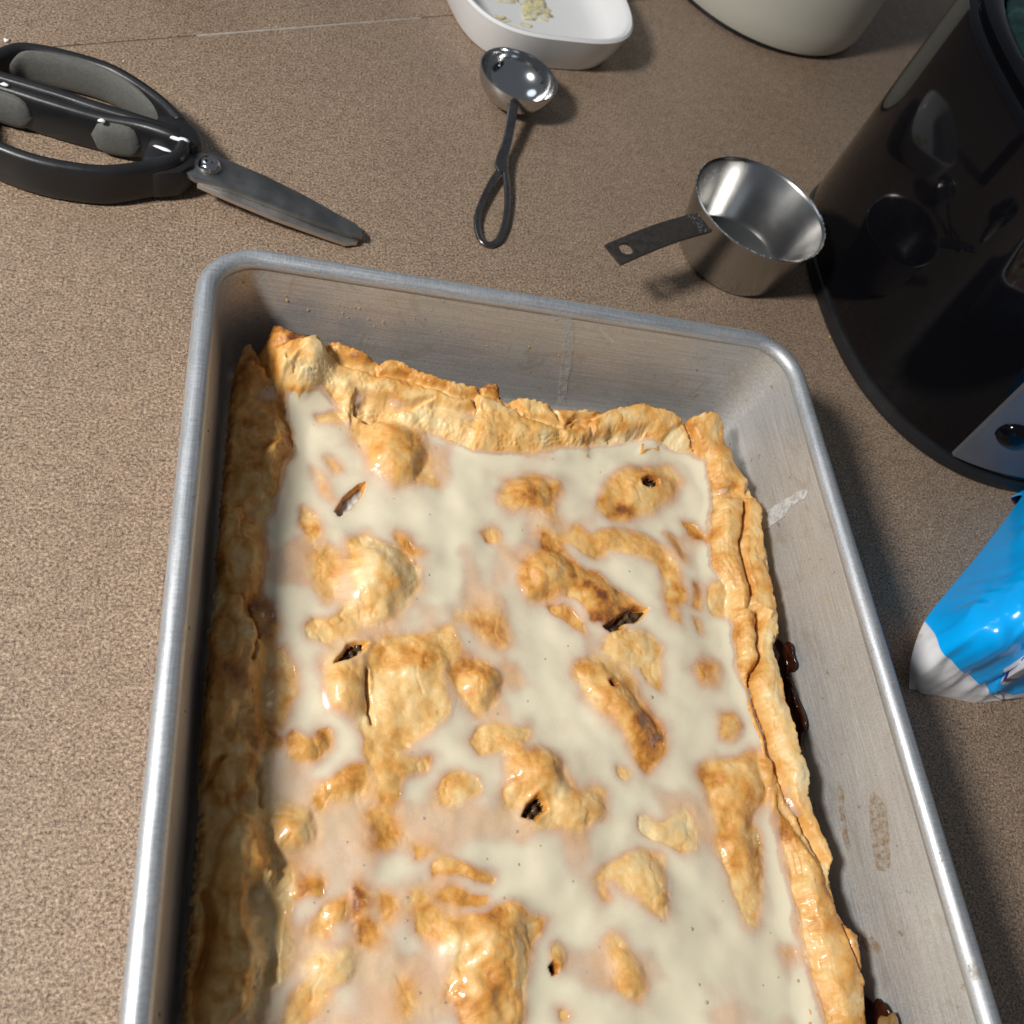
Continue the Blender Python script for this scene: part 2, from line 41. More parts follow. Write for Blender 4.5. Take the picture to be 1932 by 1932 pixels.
TINT = [((81.0,-159.5),9.2,-0.3),((67.3,-161.4),4.1,-0.3),((82.8,-141.6),6.1,0.18),((73.7,-154.2),3.2,0.25),((91.6,-233.5),4.9,-0.3),((89.7,-237.6),3.2,-0.35),((99.0,-243.3),6.4,0.2),((102.9,-229.3),3.3,0.1),((128.2,-190.4),5.1,-0.25),((165.2,-172.1),5.0,0.15),((62.9,-117.9),6.1,-0.25),((149.7,-103.5),4.0,0.2),((157.9,-119.0),4.0,0.1),((32.5,-13.0),5.0,0.35),((38.7,-18.3),3.8,0.45),((45.0,-30.5),6.8,-0.3),((200.3,-43.1),6.4,-0.3),((178.5,-34.4),6.2,-0.15),((211.6,-48.3),5.6,0.2),((220.6,-46.3),4.9,0.15),((212.0,-205.8),5.1,0.25),((221.7,-224.7),4.2,0.2),((220.7,-182.5),6.8,-0.3),((231.5,-239.1),3.5,0.25),((22.7,-154.1),6.7,0.25),((24.2,-127.3),4.6,0.2),((23.6,-114.0),4.1,-0.3),((26.4,-151.3),1.9,-0.2),((49.8,-231.2),2.9,-0.35),((160.9,-142.8),5.8,-0.2)]
HOLES = [([(54.6,-87.0),(56.0,-88.9),(60.0,-85.2),(64.1,-79.3),(65.7,-73.7),(63.0,-74.7),(57.7,-80.7)],'pale'),([(180.5,-61.4),(183.8,-59.1),(188.1,-60.2),(188.4,-62.5),(184.3,-64.5),(180.8,-63.7)],'dark'),([(154.3,-127.4),(156.9,-129.5),(162.0,-127.8),(163.2,-125.8),(167.7,-125.6),(171.4,-122.9),(174.8,-119.1),(168.8,-118.7),(162.3,-122.1),(160.0,-124.2)],'dark'),([(151.8,-150.0),(153.8,-149.4),(155.8,-150.5),(154.3,-152.0),(152.5,-151.8)],'dark'),([(115.1,-196.3),(117.4,-192.6),(121.1,-189.6),(123.4,-191.4),(124.1,-194.2),(119.7,-197.4)],'dark'),([(54.0,-145.8),(57.4,-141.5),(58.7,-138.6),(61.6,-137.6),(65.6,-137.7),(63.2,-141.3),(58.9,-144.2)],'dark'),([(119.6,-241.1),(121.2,-239.7),(122.7,-241.0),(122.2,-242.9),(120.5,-243.3)],'dark')]
BUBBLES = [((88.0,-110.7),0.81),((83.1,-120.4),0.5),((101.6,-135.7),0.71),((130.0,-141.0),0.4),((79.6,-175.1),0.3),((121.6,-157.1),0.4),((139.4,-135.7),0.4),((101.7,-135.7),0.71),((150.4,-144.8),0.61),((169.5,-154.9),1.3),((113.1,-200.9),0.8),((112.9,-211.0),0.7),((130.0,-141.0),0.4),((109.9,-161.6),0.3),((121.6,-156.9),0.4),((130.7,-216.7),0.51),((102.5,-209.1),0.4),((139.3,-135.8),0.41),((120.5,-205.7),0.2),((82.7,-196.1),0.81),((113.1,-200.9),0.9),((112.9,-211.0),0.81),((130.7,-216.8),0.5),((170.4,-232.9),1.0),((169.1,-249.1),0.61),((170.6,-254.1),0.81),((76.2,-225.6),0.4),((102.5,-209.0),0.4),((131.8,-243.0),0.4),((137.2,-236.3),0.3),((159.0,-229.9),0.3),((76.3,-219.3),0.3),((79.2,-245.2),0.3),((86.3,-248.2),0.3),((106.7,-221.0),0.8),((170.4,-232.8),1.1),((169.1,-249.1),0.8),((205.4,-250.4),0.91),((170.9,-254.2),1.0),((199.8,-235.4),0.5),((198.7,-248.9),0.41),((209.6,-233.3),0.4),((183.9,-224.8),0.3),((192.4,-250.8),0.3),((58.3,-202.9),0.41),((82.7,-196.0),0.7),((48.8,-219.6),0.32),((59.9,-216.3),0.3),((76.1,-225.6),0.4),((75.6,-230.5),0.3),((63.3,-209.8),0.3),((53.1,-247.9),0.61),((79.1,-245.2),0.3),((46.2,-50.0),0.61),((56.0,-51.0),0.4),((62.7,-57.9),0.51),((93.5,-54.9),0.51),((75.9,-80.2),0.41),((89.4,-86.1),0.51),((159.1,-52.0),0.51),((163.3,-58.2),0.6),((132.5,-86.3),0.4),((169.1,-103.5),0.71),((126.1,-88.6),0.4)]
LOOP_FAR = [(-14.3,107.6,10.0),(-21.4,116.9,10.0),(-29.3,123.8,10.0),(-38.9,130.2,10.0),(-48.3,134.4,10.0),(-61.7,136.4,10.0),(-74.7,136.5,10.0),(-83.0,134.6,10.0),(-88.4,129.3,10.0),(-92.9,123.7,10.0),(-95.4,117.8,11.0),(-94.4,113.0,13.0),(-88.9,112.5,14.0),(-84.8,111.9,14.0),(-74.8,110.4,14.0),(-62.1,108.4,14.0),(-49.1,105.7,14.0),(-36.0,103.6,14.0),(-24.9,101.5,14.0),(-16.5,101.1,13.0)]
LOOP_NEAR = [(-12.3,93.7,11.0),(-19.6,96.5,12.0),(-31.3,99.4,11.0),(-44.4,100.3,10.0),(-57.3,101.8,10.0),(-70.1,103.9,10.0),(-82.7,106.3,10.0),(-95.0,107.4,10.0),(-99.3,102.5,10.0),(-99.7,91.6,10.0),(-95.9,80.9,10.0),(-88.7,74.8,10.0),(-81.1,71.2,10.0),(-68.9,67.8,10.0),(-56.8,66.8,10.0),(-40.7,68.6,10.0),(-24.7,76.4,10.0),(-15.0,83.3,11.0)]
BLADE_TOP = [(-11.8,88.3),(-9.6,92.0),(-6.2,94.4),(-0.0,96.2),(7.3,94.7),(23.1,91.6),(42.1,85.8),(56.5,80.0),(65.2,76.8),(68.3,73.5),(68.7,69.5),(62.2,68.6),(47.0,70.7),(28.4,73.9),(10.1,77.0),(-5.8,77.2),(-9.5,79.5)]
BLADE_LOW = [(-6.1,82.6),(0.8,85.9),(28.4,82.6),(57.0,75.1),(68.1,72.5),(66.6,67.6),(60.8,65.0),(47.5,66.7),(28.9,69.2),(10.5,73.1),(-4.8,76.9)]
SCREW = [(-0.5,87.3)]
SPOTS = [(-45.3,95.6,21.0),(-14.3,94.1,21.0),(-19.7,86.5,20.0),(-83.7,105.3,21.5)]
SPOON_RIM = [(133.2,198.2),(148.9,220.0),(174.8,205.0),(165.2,180.0),(153.3,198.0),(145.0,177.1)]
SPOON_HANDLE_IN = [(153.0,190.2),(149.6,173.2),(144.9,151.3)]
SPOON_LOOP = [(143.5,142.4,5.8),(140.5,134.2,4.8),(136.6,126.6,4.2),(131.6,114.4,3.4),(127.8,102.9,2.6),(126.7,93.2,2.0),(128.3,85.4,1.5),(132.7,83.4,1.3),(137.5,87.6,1.5),(141.1,96.8,2.0),(143.4,108.1,2.6),(144.6,120.3,3.4),(144.3,131.9,4.6),(143.9,138.1,5.4)]
CUP_HANDLE = [(233.8,88.6,35.0),(187.4,61.0,33.5),(180.8,55.9,33.0)]
BAG_FRONT = [(306.5,-140.8),(310.1,-141.3),(312.8,-142.9),(321.6,-143.5),(339.3,-146.2),(353.5,-145.1),(369.6,-143.5)]
BAG_LEFT = [(288.7,-142.4),(292.0,-135.4),(298.7,-126.8),(304.9,-118.5),(313.7,-110.8),(351.0,-81.1),(393.4,-45.1)]
BAG_EDGE = [(298.8,-121.6),(302.2,-127.7),(303.1,-134.6),(307.3,-139.3),(311.7,-143.7),(318.6,-148.3),(325.5,-149.8),(338.1,-153.0)]
BAG_LABEL = [(320.3,-146.1),(333.1,-138.6),(344.0,-132.3),(343.1,-152.1),(328.8,-148.0),(325.9,-147.6)]
SMEAR_R = [(-77.8,13.4),(-70.8,18.1),(-70.9,25.7),(-71.4,35.4),(-73.3,46.3),(-76.5,45.7),(-76.8,39.4),(-75.9,35.1),(-78.0,31.7),(-77.8,21.1)]
SMEAR_R2 = [(-48.4,55.5),(-47.6,58.9),(-55.4,60.9),(-57.0,58.7),(-53.0,55.9)]
STAINS = [[(-186.8,22.6),(-187.9,24.3),(-205.6,21.3),(-209.2,21.2),(-208.8,18.8),(-199.0,19.9)],[(-195.4,36.1),(-194.8,38.8),(-200.9,41.5),(-218.2,37.0),(-218.2,30.4),(-207.8,32.0)],[(-236.2,13.9),(-239.2,18.0),(-238.4,20.3),(-242.1,23.0),(-244.1,21.6),(-243.5,18.1),(-241.7,14.9)],[(-251.3,56.5),(-251.1,59.3),(-254.6,59.6),(-256.3,56.9),(-254.3,56.3)],[(-256.8,51.2),(-256.5,53.7),(-258.1,52.2)],[(-218.9,58.2),(-219.7,59.8),(-222.0,57.5),(-220.8,56.8)]]
STREAK_B = [(135.5,52.8),(139.0,55.5),(144.8,52.6),(151.1,35.3),(154.5,21.4),(158.2,6.7),(156.0,4.3),(150.4,20.6),(146.3,37.7),(142.3,47.1)]
BAG_ROWS = [[(306.3,-140.9,0.0),(310.1,-141.3,0.0),(312.7,-142.9,0.0),(321.6,-143.6,0.0),(339.3,-146.2,0.0),(353.5,-145.1,0.0),(369.5,-143.6,0.0),(474,-134,0)],[(302.2,-137.5,7.0),(303.9,-139.8,8.0),(308.0,-141.4,7.0),(319.4,-142.8,5.0),(336.7,-145.2,4.0),(351.0,-144.5,3.0),(367.9,-143.9,1.5),(476,-131,6)],[(299.9,-131.4,14.0),(300.8,-135.9,17.0),(305.2,-139.6,16.0),(317.3,-141.6,12.0),(334.8,-144.0,8.0),(348.8,-143.9,6.0),(366.5,-143.9,3.0),(478,-126,15)],[(307.9,-117.1,19.0),(305.3,-126.3,25.0),(305.2,-133.6,26.0),(312.4,-137.1,23.0),(322.2,-139.6,18.0),(335.8,-142.0,12.0),(364.0,-143.1,6.0),(480,-114,26)],[(328.6,-99.5,20.0),(313.5,-118.9,36.0),(308.4,-129.9,41.0),(312.8,-136.7,39.0),(323.2,-140.0,32.0),(336.7,-141.2,24.0),(352.4,-140.8,19.0),(482,-96,33)],[(352.2,-80.5,21.0),(329.3,-106.2,40.0),(318.7,-121.7,48.0),(316.4,-132.0,50.0),(322.3,-137.3,47.0),(332.6,-139.1,44.0),(346.8,-140.1,42.0),(483,-76,35)],[(394.7,-44.4,21.0),(361.8,-77.2,42.0),(345.8,-97.2,52.0),(338.2,-112.2,56.0),(338.7,-121.8,56.0),(346.4,-127.6,54.0),(362.6,-128.2,52.0),(482,-52,28)],[(399,-40,9),(410,-37.5,15),(421,-36.5,19),(432,-36.5,20),(443,-36.5,20),(455,-36.5,18),(468,-37,12),(480,-38,4)]]
SPOON_HANDLE = [(149.0,180.4,16.5),(149.2,175.9,14.0),(147.5,164.2,10.5),(145.6,154.0,8.0),(143.6,146.5,6.5),(142.1,137.6,5.4),(141.4,133.6,5.0)]

# ------------------------------------------------------------------ helpers
random.seed(5)
def tag(o, label=None, cat=None, group=None, kind=None):
    if label: o['label'] = label
    if cat: o['category'] = cat
    if group: o['group'] = group
    if kind: o['kind'] = kind
    return o
def empty(name, loc=(0, 0, 0), label=None, cat=None, group=None):
    o = bpy.data.objects.new(name, None); C.objects.link(o); o.location = loc; o.empty_display_size = .01
    return tag(o, label, cat, group)
def link(name, me, mat=None, parent=None, smooth=True, kind=None):
    o = bpy.data.objects.new(name, me); C.objects.link(o)
    if mat: me.materials.append(mat)
    if smooth: me.polygons.foreach_set('use_smooth', [True]*len(me.polygons))
    if parent:
        o.parent = parent; o.matrix_parent_inverse = Matrix.Translation(-Vector(parent.location))
    if kind: o['kind'] = kind
    return o
def pym(name, v, f, mat=None, parent=None, smooth=True, kind=None):
    me = bpy.data.meshes.new(name); me.from_pydata([tuple(p) for p in v], [], f); me.update()
    return link(name, me, mat, parent, smooth, kind)
def auto(o, a=40):
    me = o.data; bm = bmesh.new(); bm.from_mesh(me)
    bmesh.ops.recalc_face_normals(bm, faces=bm.faces)
    for e in bm.edges:
        if len(e.link_faces) == 2 and e.calc_face_angle(0) > math.radians(a): e.smooth = False
    bm.to_mesh(me); bm.free(); return o
def lathe(name, prof, loc, mat, parent=None, n=64, squash=None):
    v = []; f = []
    k = len(prof)
    for i in range(n):
        a = 2*math.pi*i/n
        for r, z in prof: v.append((loc[0]+r*math.cos(a), loc[1]+r*math.sin(a), loc[2]+z))
    for i in range(n):
        j = (i+1) % n
        for q in range(k-1): f.append((i*k+q, j*k+q, j*k+q+1, i*k+q+1))
    o = pym(name, v, f, mat, parent)
    bm = bmesh.new(); bm.from_mesh(o.data); bmesh.ops.remove_doubles(bm, verts=bm.verts, dist=1e-6); bm.to_mesh(o.data); bm.free()
    return auto(o)
def cr(pts, n=8, closed=False):
    P = np.array(pts, float); N = len(P); out = []
    rng = range(N if closed else N-1)
    for i in rng:
        g = lambda k: P[k % N] if closed else P[min(max(k, 0), N-1)]
        p0, p1, p2, p3 = g(i-1), g(i), g(i+1), g(i+2)
        for t in np.linspace(0, 1, n, endpoint=False):
            out.append(.5*((2*p1)+(-p0+p2)*t+(2*p0-5*p1+4*p2-p3)*t*t+(-p0+3*p1-3*p2+p3)*t**3))
    if not closed: out.append(P[-1])
    return np.array(out)
def sweep(name, path, a, b, mat, parent=None, closed=False, k=16, e=2.6, tilt=None):
    P = np.array(path); N = len(P); v = []; f = []
    for i in range(N):
        t = P[(i+1) % N]-P[i-1] if closed else P[min(i+1, N-1)]-P[max(i-1, 0)]
        t = t/np.linalg.norm(t); s = np.cross(t, (0, 0, 1)); s /= np.linalg.norm(s); u = np.cross(s, t)
        A = a(i/(N-1)) if callable(a) else a; B = b(i/(N-1)) if callable(b) else b
        for q in range(k):
            th = 2*math.pi*q/k; c, d = math.cos(th), math.sin(th)
            x = math.copysign(abs(c)**(2/e), c)*A; y = math.copysign(abs(d)**(2/e), d)*B
            v.append(P[i]+s*x+u*y)
    M = N if closed else N-1
    for i in range(M):
        j = (i+1) % N
        for q in range(k):
            r = (q+1) % k; f.append((i*k+q, i*k+r, j*k+r, j*k+q))
    if not closed: f.append(tuple(range(k))[::-1]); f.append(tuple((N-1)*k+q for q in range(k)))
    o = pym(name, v, f, mat, parent)
    return auto(o, 50)
def prism(name, poly, z0, z1, mat, parent=None, bev=.0004, zf=None):
    bm = bmesh.new()
    b = [bm.verts.new((x, y, z0(x, y) if callable(z0) else z0)) for x, y in poly]
    t = [bm.verts.new((x, y, z1(x, y) if callable(z1) else z1)) for x, y in poly]
    bm.faces.new(b[::-1]); bm.faces.new(t)
    n = len(poly)
    for i in range(n): bm.faces.new((b[i], b[(i+1) % n], t[(i+1) % n], t[i]))
    bmesh.ops.recalc_face_normals(bm, faces=bm.faces)
    if bev: bmesh.ops.bevel(bm, geom=[e for e in bm.edges if e.calc_face_angle(0) > .6], offset=bev, segments=2, affect='EDGES', profile=.6)
    me = bpy.data.meshes.new(name); bm.to_mesh(me); bm.free()
    return auto(link(name, me, mat, parent), 35)
def blob(name, c, r, mat, parent=None, seed=0, rough=.25, kind=None, sub=3):
    bm = bmesh.new(); bmesh.ops.create_icosphere(bm, subdivisions=sub, radius=1)
    rr = random.Random(seed); ph = [(rr.uniform(0, 6), rr.uniform(1, 3), Vector((rr.uniform(-1, 1), rr.uniform(-1, 1), rr.uniform(-1, 1)))) for _ in range(6)]
    for v in bm.verts:
        k = 1+sum(rough/3*math.sin(p+f*2*v.co.dot(d)) for p, f, d in ph)
        v.co = Vector((c[0]+v.co.x*r[0]*k, c[1]+v.co.y*r[1]*k, c[2]+v.co.z*r[2]*k))
    me = bpy.data.meshes.new(name); bm.to_mesh(me); bm.free()
    return link(name, me, mat, parent, True, kind)

# ------------------------------------------------------------------ materials
class NT:
    def __init__(s, name):
        s.m = bpy.data.materials.new(name); s.m.use_nodes = True; s.t = s.m.node_tree; s.p = s.t.nodes['Principled BSDF']
    def n(s, typ, **kw):
        x = s.t.nodes.new('ShaderNode'+typ)
        for k, v in kw.items(): setattr(x, k, v)
        return x
    def l(s, a, b): s.t.links.new(a, b)
    def coord(s, sc=(1, 1, 1)):
        c = s.n('TexCoord'); mp = s.n('Mapping'); mp.inputs['Scale'].default_value = sc; s.l(c.outputs['Object'], mp.inputs[0]); return mp.outputs[0]
    def noise(s, scale, detail=3, rough=.55, sc=(1, 1, 1), dist=0):
        x = s.n('TexNoise'); x.inputs['Scale'].default_value = scale; x.inputs['Detail'].default_value = detail
        x.inputs['Roughness'].default_value = rough; x.inputs['Distortion'].default_value = dist
        s.l(s.coord(sc), x.inputs['Vector']); return x.outputs['Fac']
    def ramp(s, fac, stops, interp='LINEAR'):
        r = s.n('ValToRGB'); r.color_ramp.interpolation = interp; e = r.color_ramp.elements
        while len(e) < len(stops): e.new(.5)
        for q, (p, c) in zip(e, stops): q.position = p; q.color = (*c, 1) if len(c) == 3 else c
        s.l(fac, r.inputs[0]); return r.outputs[0]
    def mix(s, fac, a, b, mode='MIX'):
        x = s.n('Mix'); x.data_type = 'RGBA'; x.blend_type = mode
        for sock, v in ((x.inputs[0], fac), (x.inputs[6], a), (x.inputs[7], b)):
            if hasattr(v, 'links') or hasattr(v, 'is_linked'): s.l(v, sock)
            elif isinstance(v, tuple): sock.default_value = (*v, 1)
            else: sock.default_value = v
        return x.outputs[2]
    def math(s, op, a, b=0, clamp=False):
        x = s.n('Math'); x.operation = op; x.use_clamp = clamp
        for sock, v in ((x.inputs[0], a), (x.inputs[1], b)):
            if hasattr(v, 'is_linked'): s.l(v, sock)
            else: sock.default_value = v
        return x.outputs[0]
    def rng(s, v, a, b, c=0, d=1):
        x = s.n('MapRange'); x.interpolation_type = 'SMOOTHSTEP'
        s.l(v, x.inputs[0])
        for i, q in enumerate((a, b, c, d)): x.inputs[i+1].default_value = q
        return x.outputs[0]
    def attr(s, name):
        x = s.n('Attribute'); x.attribute_name = name; return x.outputs['Fac']
    def bump(s, h, strength=.3, dist=.001):
        x = s.n('Bump'); x.inputs['Strength'].default_value = strength; x.inputs['Distance'].default_value = dist
        s.l(h, x.inputs['Height']); s.l(x.outputs[0], s.p.inputs['Normal']); return x
    def set(s, **kw):
        for k, v in kw.items():
            i = s.p.inputs[k.replace('_', ' ')]
            if hasattr(v, 'is_linked'): s.l(v, i)
            elif isinstance(v, tuple) and len(v) == 3 and i.type == 'RGBA': i.default_value = (*v, 1)
            else: i.default_value = v
        return s
def simple(name, col, rough=.5, metal=0, var=.12, scale=60, bump=0, **kw):
    t = NT(name); nz = t.noise(scale, 4)
    t.set(Base_Color=t.mix(nz, tuple(c*(1-var) for c in col), tuple(min(1, c*(1+var)) for c in col)), Metallic=metal,
          Roughness=t.rng(nz, .3, .7, max(.02, rough*.85), min(1, rough*1.15)), **kw)
    if bump: t.bump(t.noise(scale*6, 3), bump, .0005)
    return t.m
# laminate worktop
t = NT('laminate')
big = t.noise(26, 3); f1 = t.noise(900, 4, .75); f2 = t.noise(2300, 2, .7)
fl = t.math('ADD', t.math('ADD', t.math('MULTIPLY', f1, .58), t.math('MULTIPLY', f2, .34)), t.math('MULTIPLY', t.noise(190, 3), .08))
col = t.ramp(fl, [(.395, (.034, .023, .016)), (.445, (.147, .103, .072)), (.505, (.298, .215, .151)), (.565, (.43, .325, .236)), (.625, (.67, .535, .405))])
col = t.mix(.8, col, t.mix(big, (.80, .78, .78), (1.10, 1.08, 1.04)), 'MULTIPLY')
t.set(Base_Color=col, Roughness=t.rng(t.noise(90, 3), .3, .7, .42, .58)); t.bump(fl, .12, .0004)
M_LAM = t.m
M_CAULK = simple('caulk', (.44, .40, .36), .6, 0, .25, 300)
M_CAULKD = simple('seam_dark', (.20, .15, .11), .6, 0, .3, 300)
# aluminium
def alu(name, base, r0, r1, stain, metal=.6):
    t = NT(name)
    br = t.noise(60, 5, .7, (26, .6, 26)); br2 = t.noise(60, 5, .7, (.6, 26, 26)); blot = t.noise(34, 5, .6); fine = t.noise(900, 2)
    g = t.math('MULTIPLY', t.math('ADD', br, br2), .5)
    c = t.mix(t.rng(g, .38, .62), tuple(x*.80 for x in base), tuple(min(1, x*1.12) for x in base))
    c = t.mix(t.rng(blot, .5, .8, 0, stain), c, (.50, .46, .39))
    smud = t.rng(t.noise(55, 6, .7, (1, .45, 1), 1.5), .56, .63, 0, stain*.75); c = t.mix(smud, c, (.42, .385, .33))
    wht = t.rng(t.noise(70, 6, .75, (1, .5, 1), 1), .62, .70, 0, stain*.8); c = t.mix(wht, c, (.74, .74, .73))
    spots = t.rng(t.noise(260, 3, .6), .66, .74, 0, stain)
    c = t.mix(spots, c, (.26, .19, .11))
    t.set(Base_Color=c, Metallic=metal, Roughness=t.rng(t.math('ADD', t.math('MULTIPLY', blot, .5), t.math('MULTIPLY', g, .5)), .35, .65, r0, r1))
    t.bump(t.math('ADD', g, t.math('MULTIPLY', fine, .35)), .22, .0006)
    return t.m
M_PAN = alu('pan_aluminium', (.55, .548, .54), .40, .55, .65)
M_RIM = alu('pan_rim_aluminium', (.54, .565, .595), .40, .58, .25, .75)
M_STEEL = simple('steel', (.60, .60, .60), .13, 1, .05, 40)
M_STEELB = simple('brushed_steel', (.46, .455, .445), .25, 1, .05, 25)
M_CUPH = simple('worn_dark_steel', (.13, .115, .105), .45, .9, .3, 300, .1)
M_BLADE = simple('blade_steel', (.27, .27, .265), .45, 1, .12, 90, .1)
M_EDGE = simple('blade_edge_steel', (.62, .58, .54), .4, 1, .12, 90, .1)
M_HND = simple('dark_steel', (.24, .225, .22), .30, 1, .2, 150, .1)
M_BLK = simple('black_plastic', (.012, .0125, .014), .38, 0, .2, 80, .12)
M_GRIP = simple('grey_rubber', (.125, .125, .115), .85, 0, .55, 900, .6)
M_GLOSSBLK = simple('gloss_black', (.0030, .0030, .0042), .06, 0, .2, 30, 0, Specular_IOR_Level=.25)
M_PANEL = simple('silver_panel', (.13, .13, .145), .42, .45, .06, 90)
M_PORC = simple('white_glaze_ceramic', (.80, .80, .80), .16, 0, .02, 20)
M_CREAM = simple('cream_ceramic', (.50, .49, .42), .38, 0, .05, 30)
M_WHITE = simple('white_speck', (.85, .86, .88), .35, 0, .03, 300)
t = NT('butter'); t.set(Base_Color=(.88, .80, .44), Roughness=.35, Alpha=t.rng(t.noise(160, 3), .38, .62, .1, .8)); M_BUTTER = t.m
M_MAROON = simple('maroon', (.045, .012, .010), .3, 0, .2, 60)
M_CRUMB = simple('crumb', (.42, .26, .09), .8, 0, .3, 800, .3)
M_YCRUMB = simple('yellow_crumb', (.62, .52, .08), .6, 0, .3, 800, .3)
t = NT('teal_mottled'); nz = t.noise(70, 5, .7)
t.set(Base_Color=t.ramp(nz, [(.3, (.002, .007, .007)), (.55, (.005, .030, .027)), (.7, (.03, .075, .07))]), Roughness=.35); M_TEAL = t.m
# pastry crust
t = NT('crust')
b = t.attr('brown'); n1 = t.noise(150, 5, .65); n2 = t.noise(700, 4, .7)
bb = t.math('ADD', b, t.math('ADD', t.math('MULTIPLY', t.math('SUBTRACT', n1, .5), .62), t.math('MULTIPLY', t.math('SUBTRACT', n2, .5), .30)))
col = t.ramp(bb, [(0, (.80, .64, .36)), (.24, (.79, .525, .22)), (.44, (.72, .39, .11)), (.62, (.59, .25, .042)), (.82, (.27, .085, .018)), (1, (.11, .033, .012))])
t.set(Base_Color=col, Roughness=t.rng(n1, .3, .7, .30, .52), Coat_Weight=t.math('MULTIPLY', t.attr('wet'), .75), Coat_Roughness=.10, Subsurface_Weight=.10, Subsurface_Radius=(1, .5, .2), Subsurface_Scale=.0012)
t.bump(t.math('ADD', t.math('MULTIPLY', n2, .6), t.math('MULTIPLY', t.noise(1900, 3, .7), .5)), .35, .0008)
M_CRUST = t.m
# sugar glaze: thin film lets the crust through, thick pools are opaque cream
t = NT('sugar_glaze')
cv = t.attr('film'); g = t.noise(2600, 2, .6); g2 = t.noise(220, 4, .6)
al = t.math('ADD', cv, t.math('ADD', t.math('MULTIPLY', t.math('SUBTRACT', g, .5), .20), t.math('MULTIPLY', t.math('SUBTRACT', g2, .5), .14)))
alpha = t.rng(al, .03, .92)
col = t.mix(t.rng(cv, .35, .85), (.81, .63, .51), (.77, .70, .52))
t.set(Base_Color=col, Roughness=.20, Alpha=alpha, Subsurface_Weight=.25, Subsurface_Radius=(1, .7, .45), Subsurface_Scale=.0015, Coat_Weight=.6, Coat_Roughness=.05)
M_GLAZE = t.m
t = NT('apple_filling'); nz = t.noise(400, 3)
t.set(Base_Color=t.ramp(nz, [(.3, (.016, .009, .006)), (.62, (.10, .055, .028)), (.75, (.34, .28, .20))]), Roughness=.12); t.bump(nz, .5, .001); M_FILL = t.m
M_PALEFILL = simple('glaze_in_slit', (.52, .50, .47), .2, 0, .25, 300, .1)
M_SYRUP = simple('caramel_syrup', (.030, .0075, .003), .09, 0, .4, 300, .1)
M_APPLE = simple('apple_piece', (.22, .13, .045), .15, 0, .3, 200, .1)
M_BUB = simple('glaze_bubble', (.42, .36, .25), .10, 0, .2, 600)
t = NT('dried_glaze'); nz = t.noise(330, 4, .7)
t.set(Base_Color=(.60, .60, .59), Roughness=.6, Alpha=t.rng(nz, .30, .56, .1, .85)); M_SMEAR = t.m
t = NT('faint_drip'); nz = t.noise(330, 4, .7)
t.set(Base_Color=(.58, .57, .55), Roughness=.6, Alpha=t.rng(nz, .34, .66, 0, .42)); M_DRIP = t.m

# ------------------------------------------------------------------ worktop
def slab(name, poly):
    o = prism(name, poly, -.038, 0, M_LAM, None, .0); o['kind'] = 'structure'; return o
s0 = Vector((-.0953, .1523)); s1 = Vector((.1204, .2672)); dv = (s1-s0).normalized(); nv = Vector((-dv.y, dv.x))
far0 = s0-dv*1.3; far1 = s1+dv*1.5
g = .0006
A0, A1 = far0-nv*g, far1-nv*g; B0, B1 = far0+nv*g, far1+nv*g
slab('countertop', [(A0.x, A0.y), (A0.x+.9, A0.y-1.4), (A1.x+.5, A1.y-1.9), (A1.x, A1.y)])
slab('countertop_return', [(B1.x, B1.y), (B1.x-.5, B1.y+.9), (B0.x-.5, B0.y+.9), (B0.x, B0.y)])
def strip(name, p, q, w0, w1, z, mat):
    v = []; N = 40
    for i in range(N+1):
        a = p.lerp(q, i/N); w = (w0+(w1-w0)*i/N)*(1+.35*math.sin(i*2.1)*math.sin(i*.83))
        v += [(a.x-nv.x*w*.55, a.y-nv.y*w*.55, -.0004), (a.x, a.y, z), (a.x+nv.x*w, a.y+nv.y*w, -.0004 if z < 0 else .00015)]
    f = []
    for i in range(N):
        for k in range(2): f.append((i*3+k, i*3+3+k, i*3+4+k, i*3+1+k))
    o = pym(name, v, f, mat); o['kind'] = 'structure'; return o
strip('countertop_seam', s0-dv*1.2, s1+dv*1.4, .0007, .0007, -.0003, M_CAULKD)
strip('seam_caulk', s0.lerp(s1, .38), s0.lerp(s1, .93), .0006, .0003, .0003, M_CAULK)

# ------------------------------------------------------------------ baking pan
def rrect(inset, r, n=10, Wd=.250, L=.345):
    x0, x1, y0, y1 = inset, Wd-inset, -L+inset, -inset; out = []
    for cx, cy, a0 in ((x1-r, y1-r, 0), (x0+r, y1-r, 90), (x0+r, y0+r, 180), (x1-r, y0+r, 270)):
        for i in range(n+1):
            a = math.radians(a0+90*i/n); out.append((cx+r*math.cos(a), cy+r*math.sin(a)))
    # subdivide the straight runs
    P = []; N = len(out)
    for i in range(N):
        a, b_ = Vector(out[i]), Vector(out[(i+1) % N]); d = (b_-a).length; k = max(1, int(d/.012)) if d > .02 else 1
        for j in range(k): P.append(tuple(a.lerp(b_, j/k)))
    return P
def rings(name, st, mat, parent, capb=True):
    v = []; f = []
    base = [Vector(p) for p in rrect(.0, .023)]; n = len(base)
    nrm = []
    for i in range(n):
        tng = base[(i+1) % n]-base[i-1]; tng.normalize(); nrm.append(Vector((-tng.y, tng.x)))
    for ins, z in st:
        for p, q in zip(base, nrm): v.append((p.x+q.x*ins, p.y+q.y*ins, z))
    for k in range(len(st)-1):
        for i in range(n):
            j = (i+1) % n; f.append((k*n+i, k*n+j, (k+1)*n+j, (k+1)*n+i))
    if capb: f.append(tuple(range((len(st)-1)*n, len(st)*n))); f.append(tuple(range(n))[::-1])
    return auto(pym(name, v, f, mat, parent), 60)
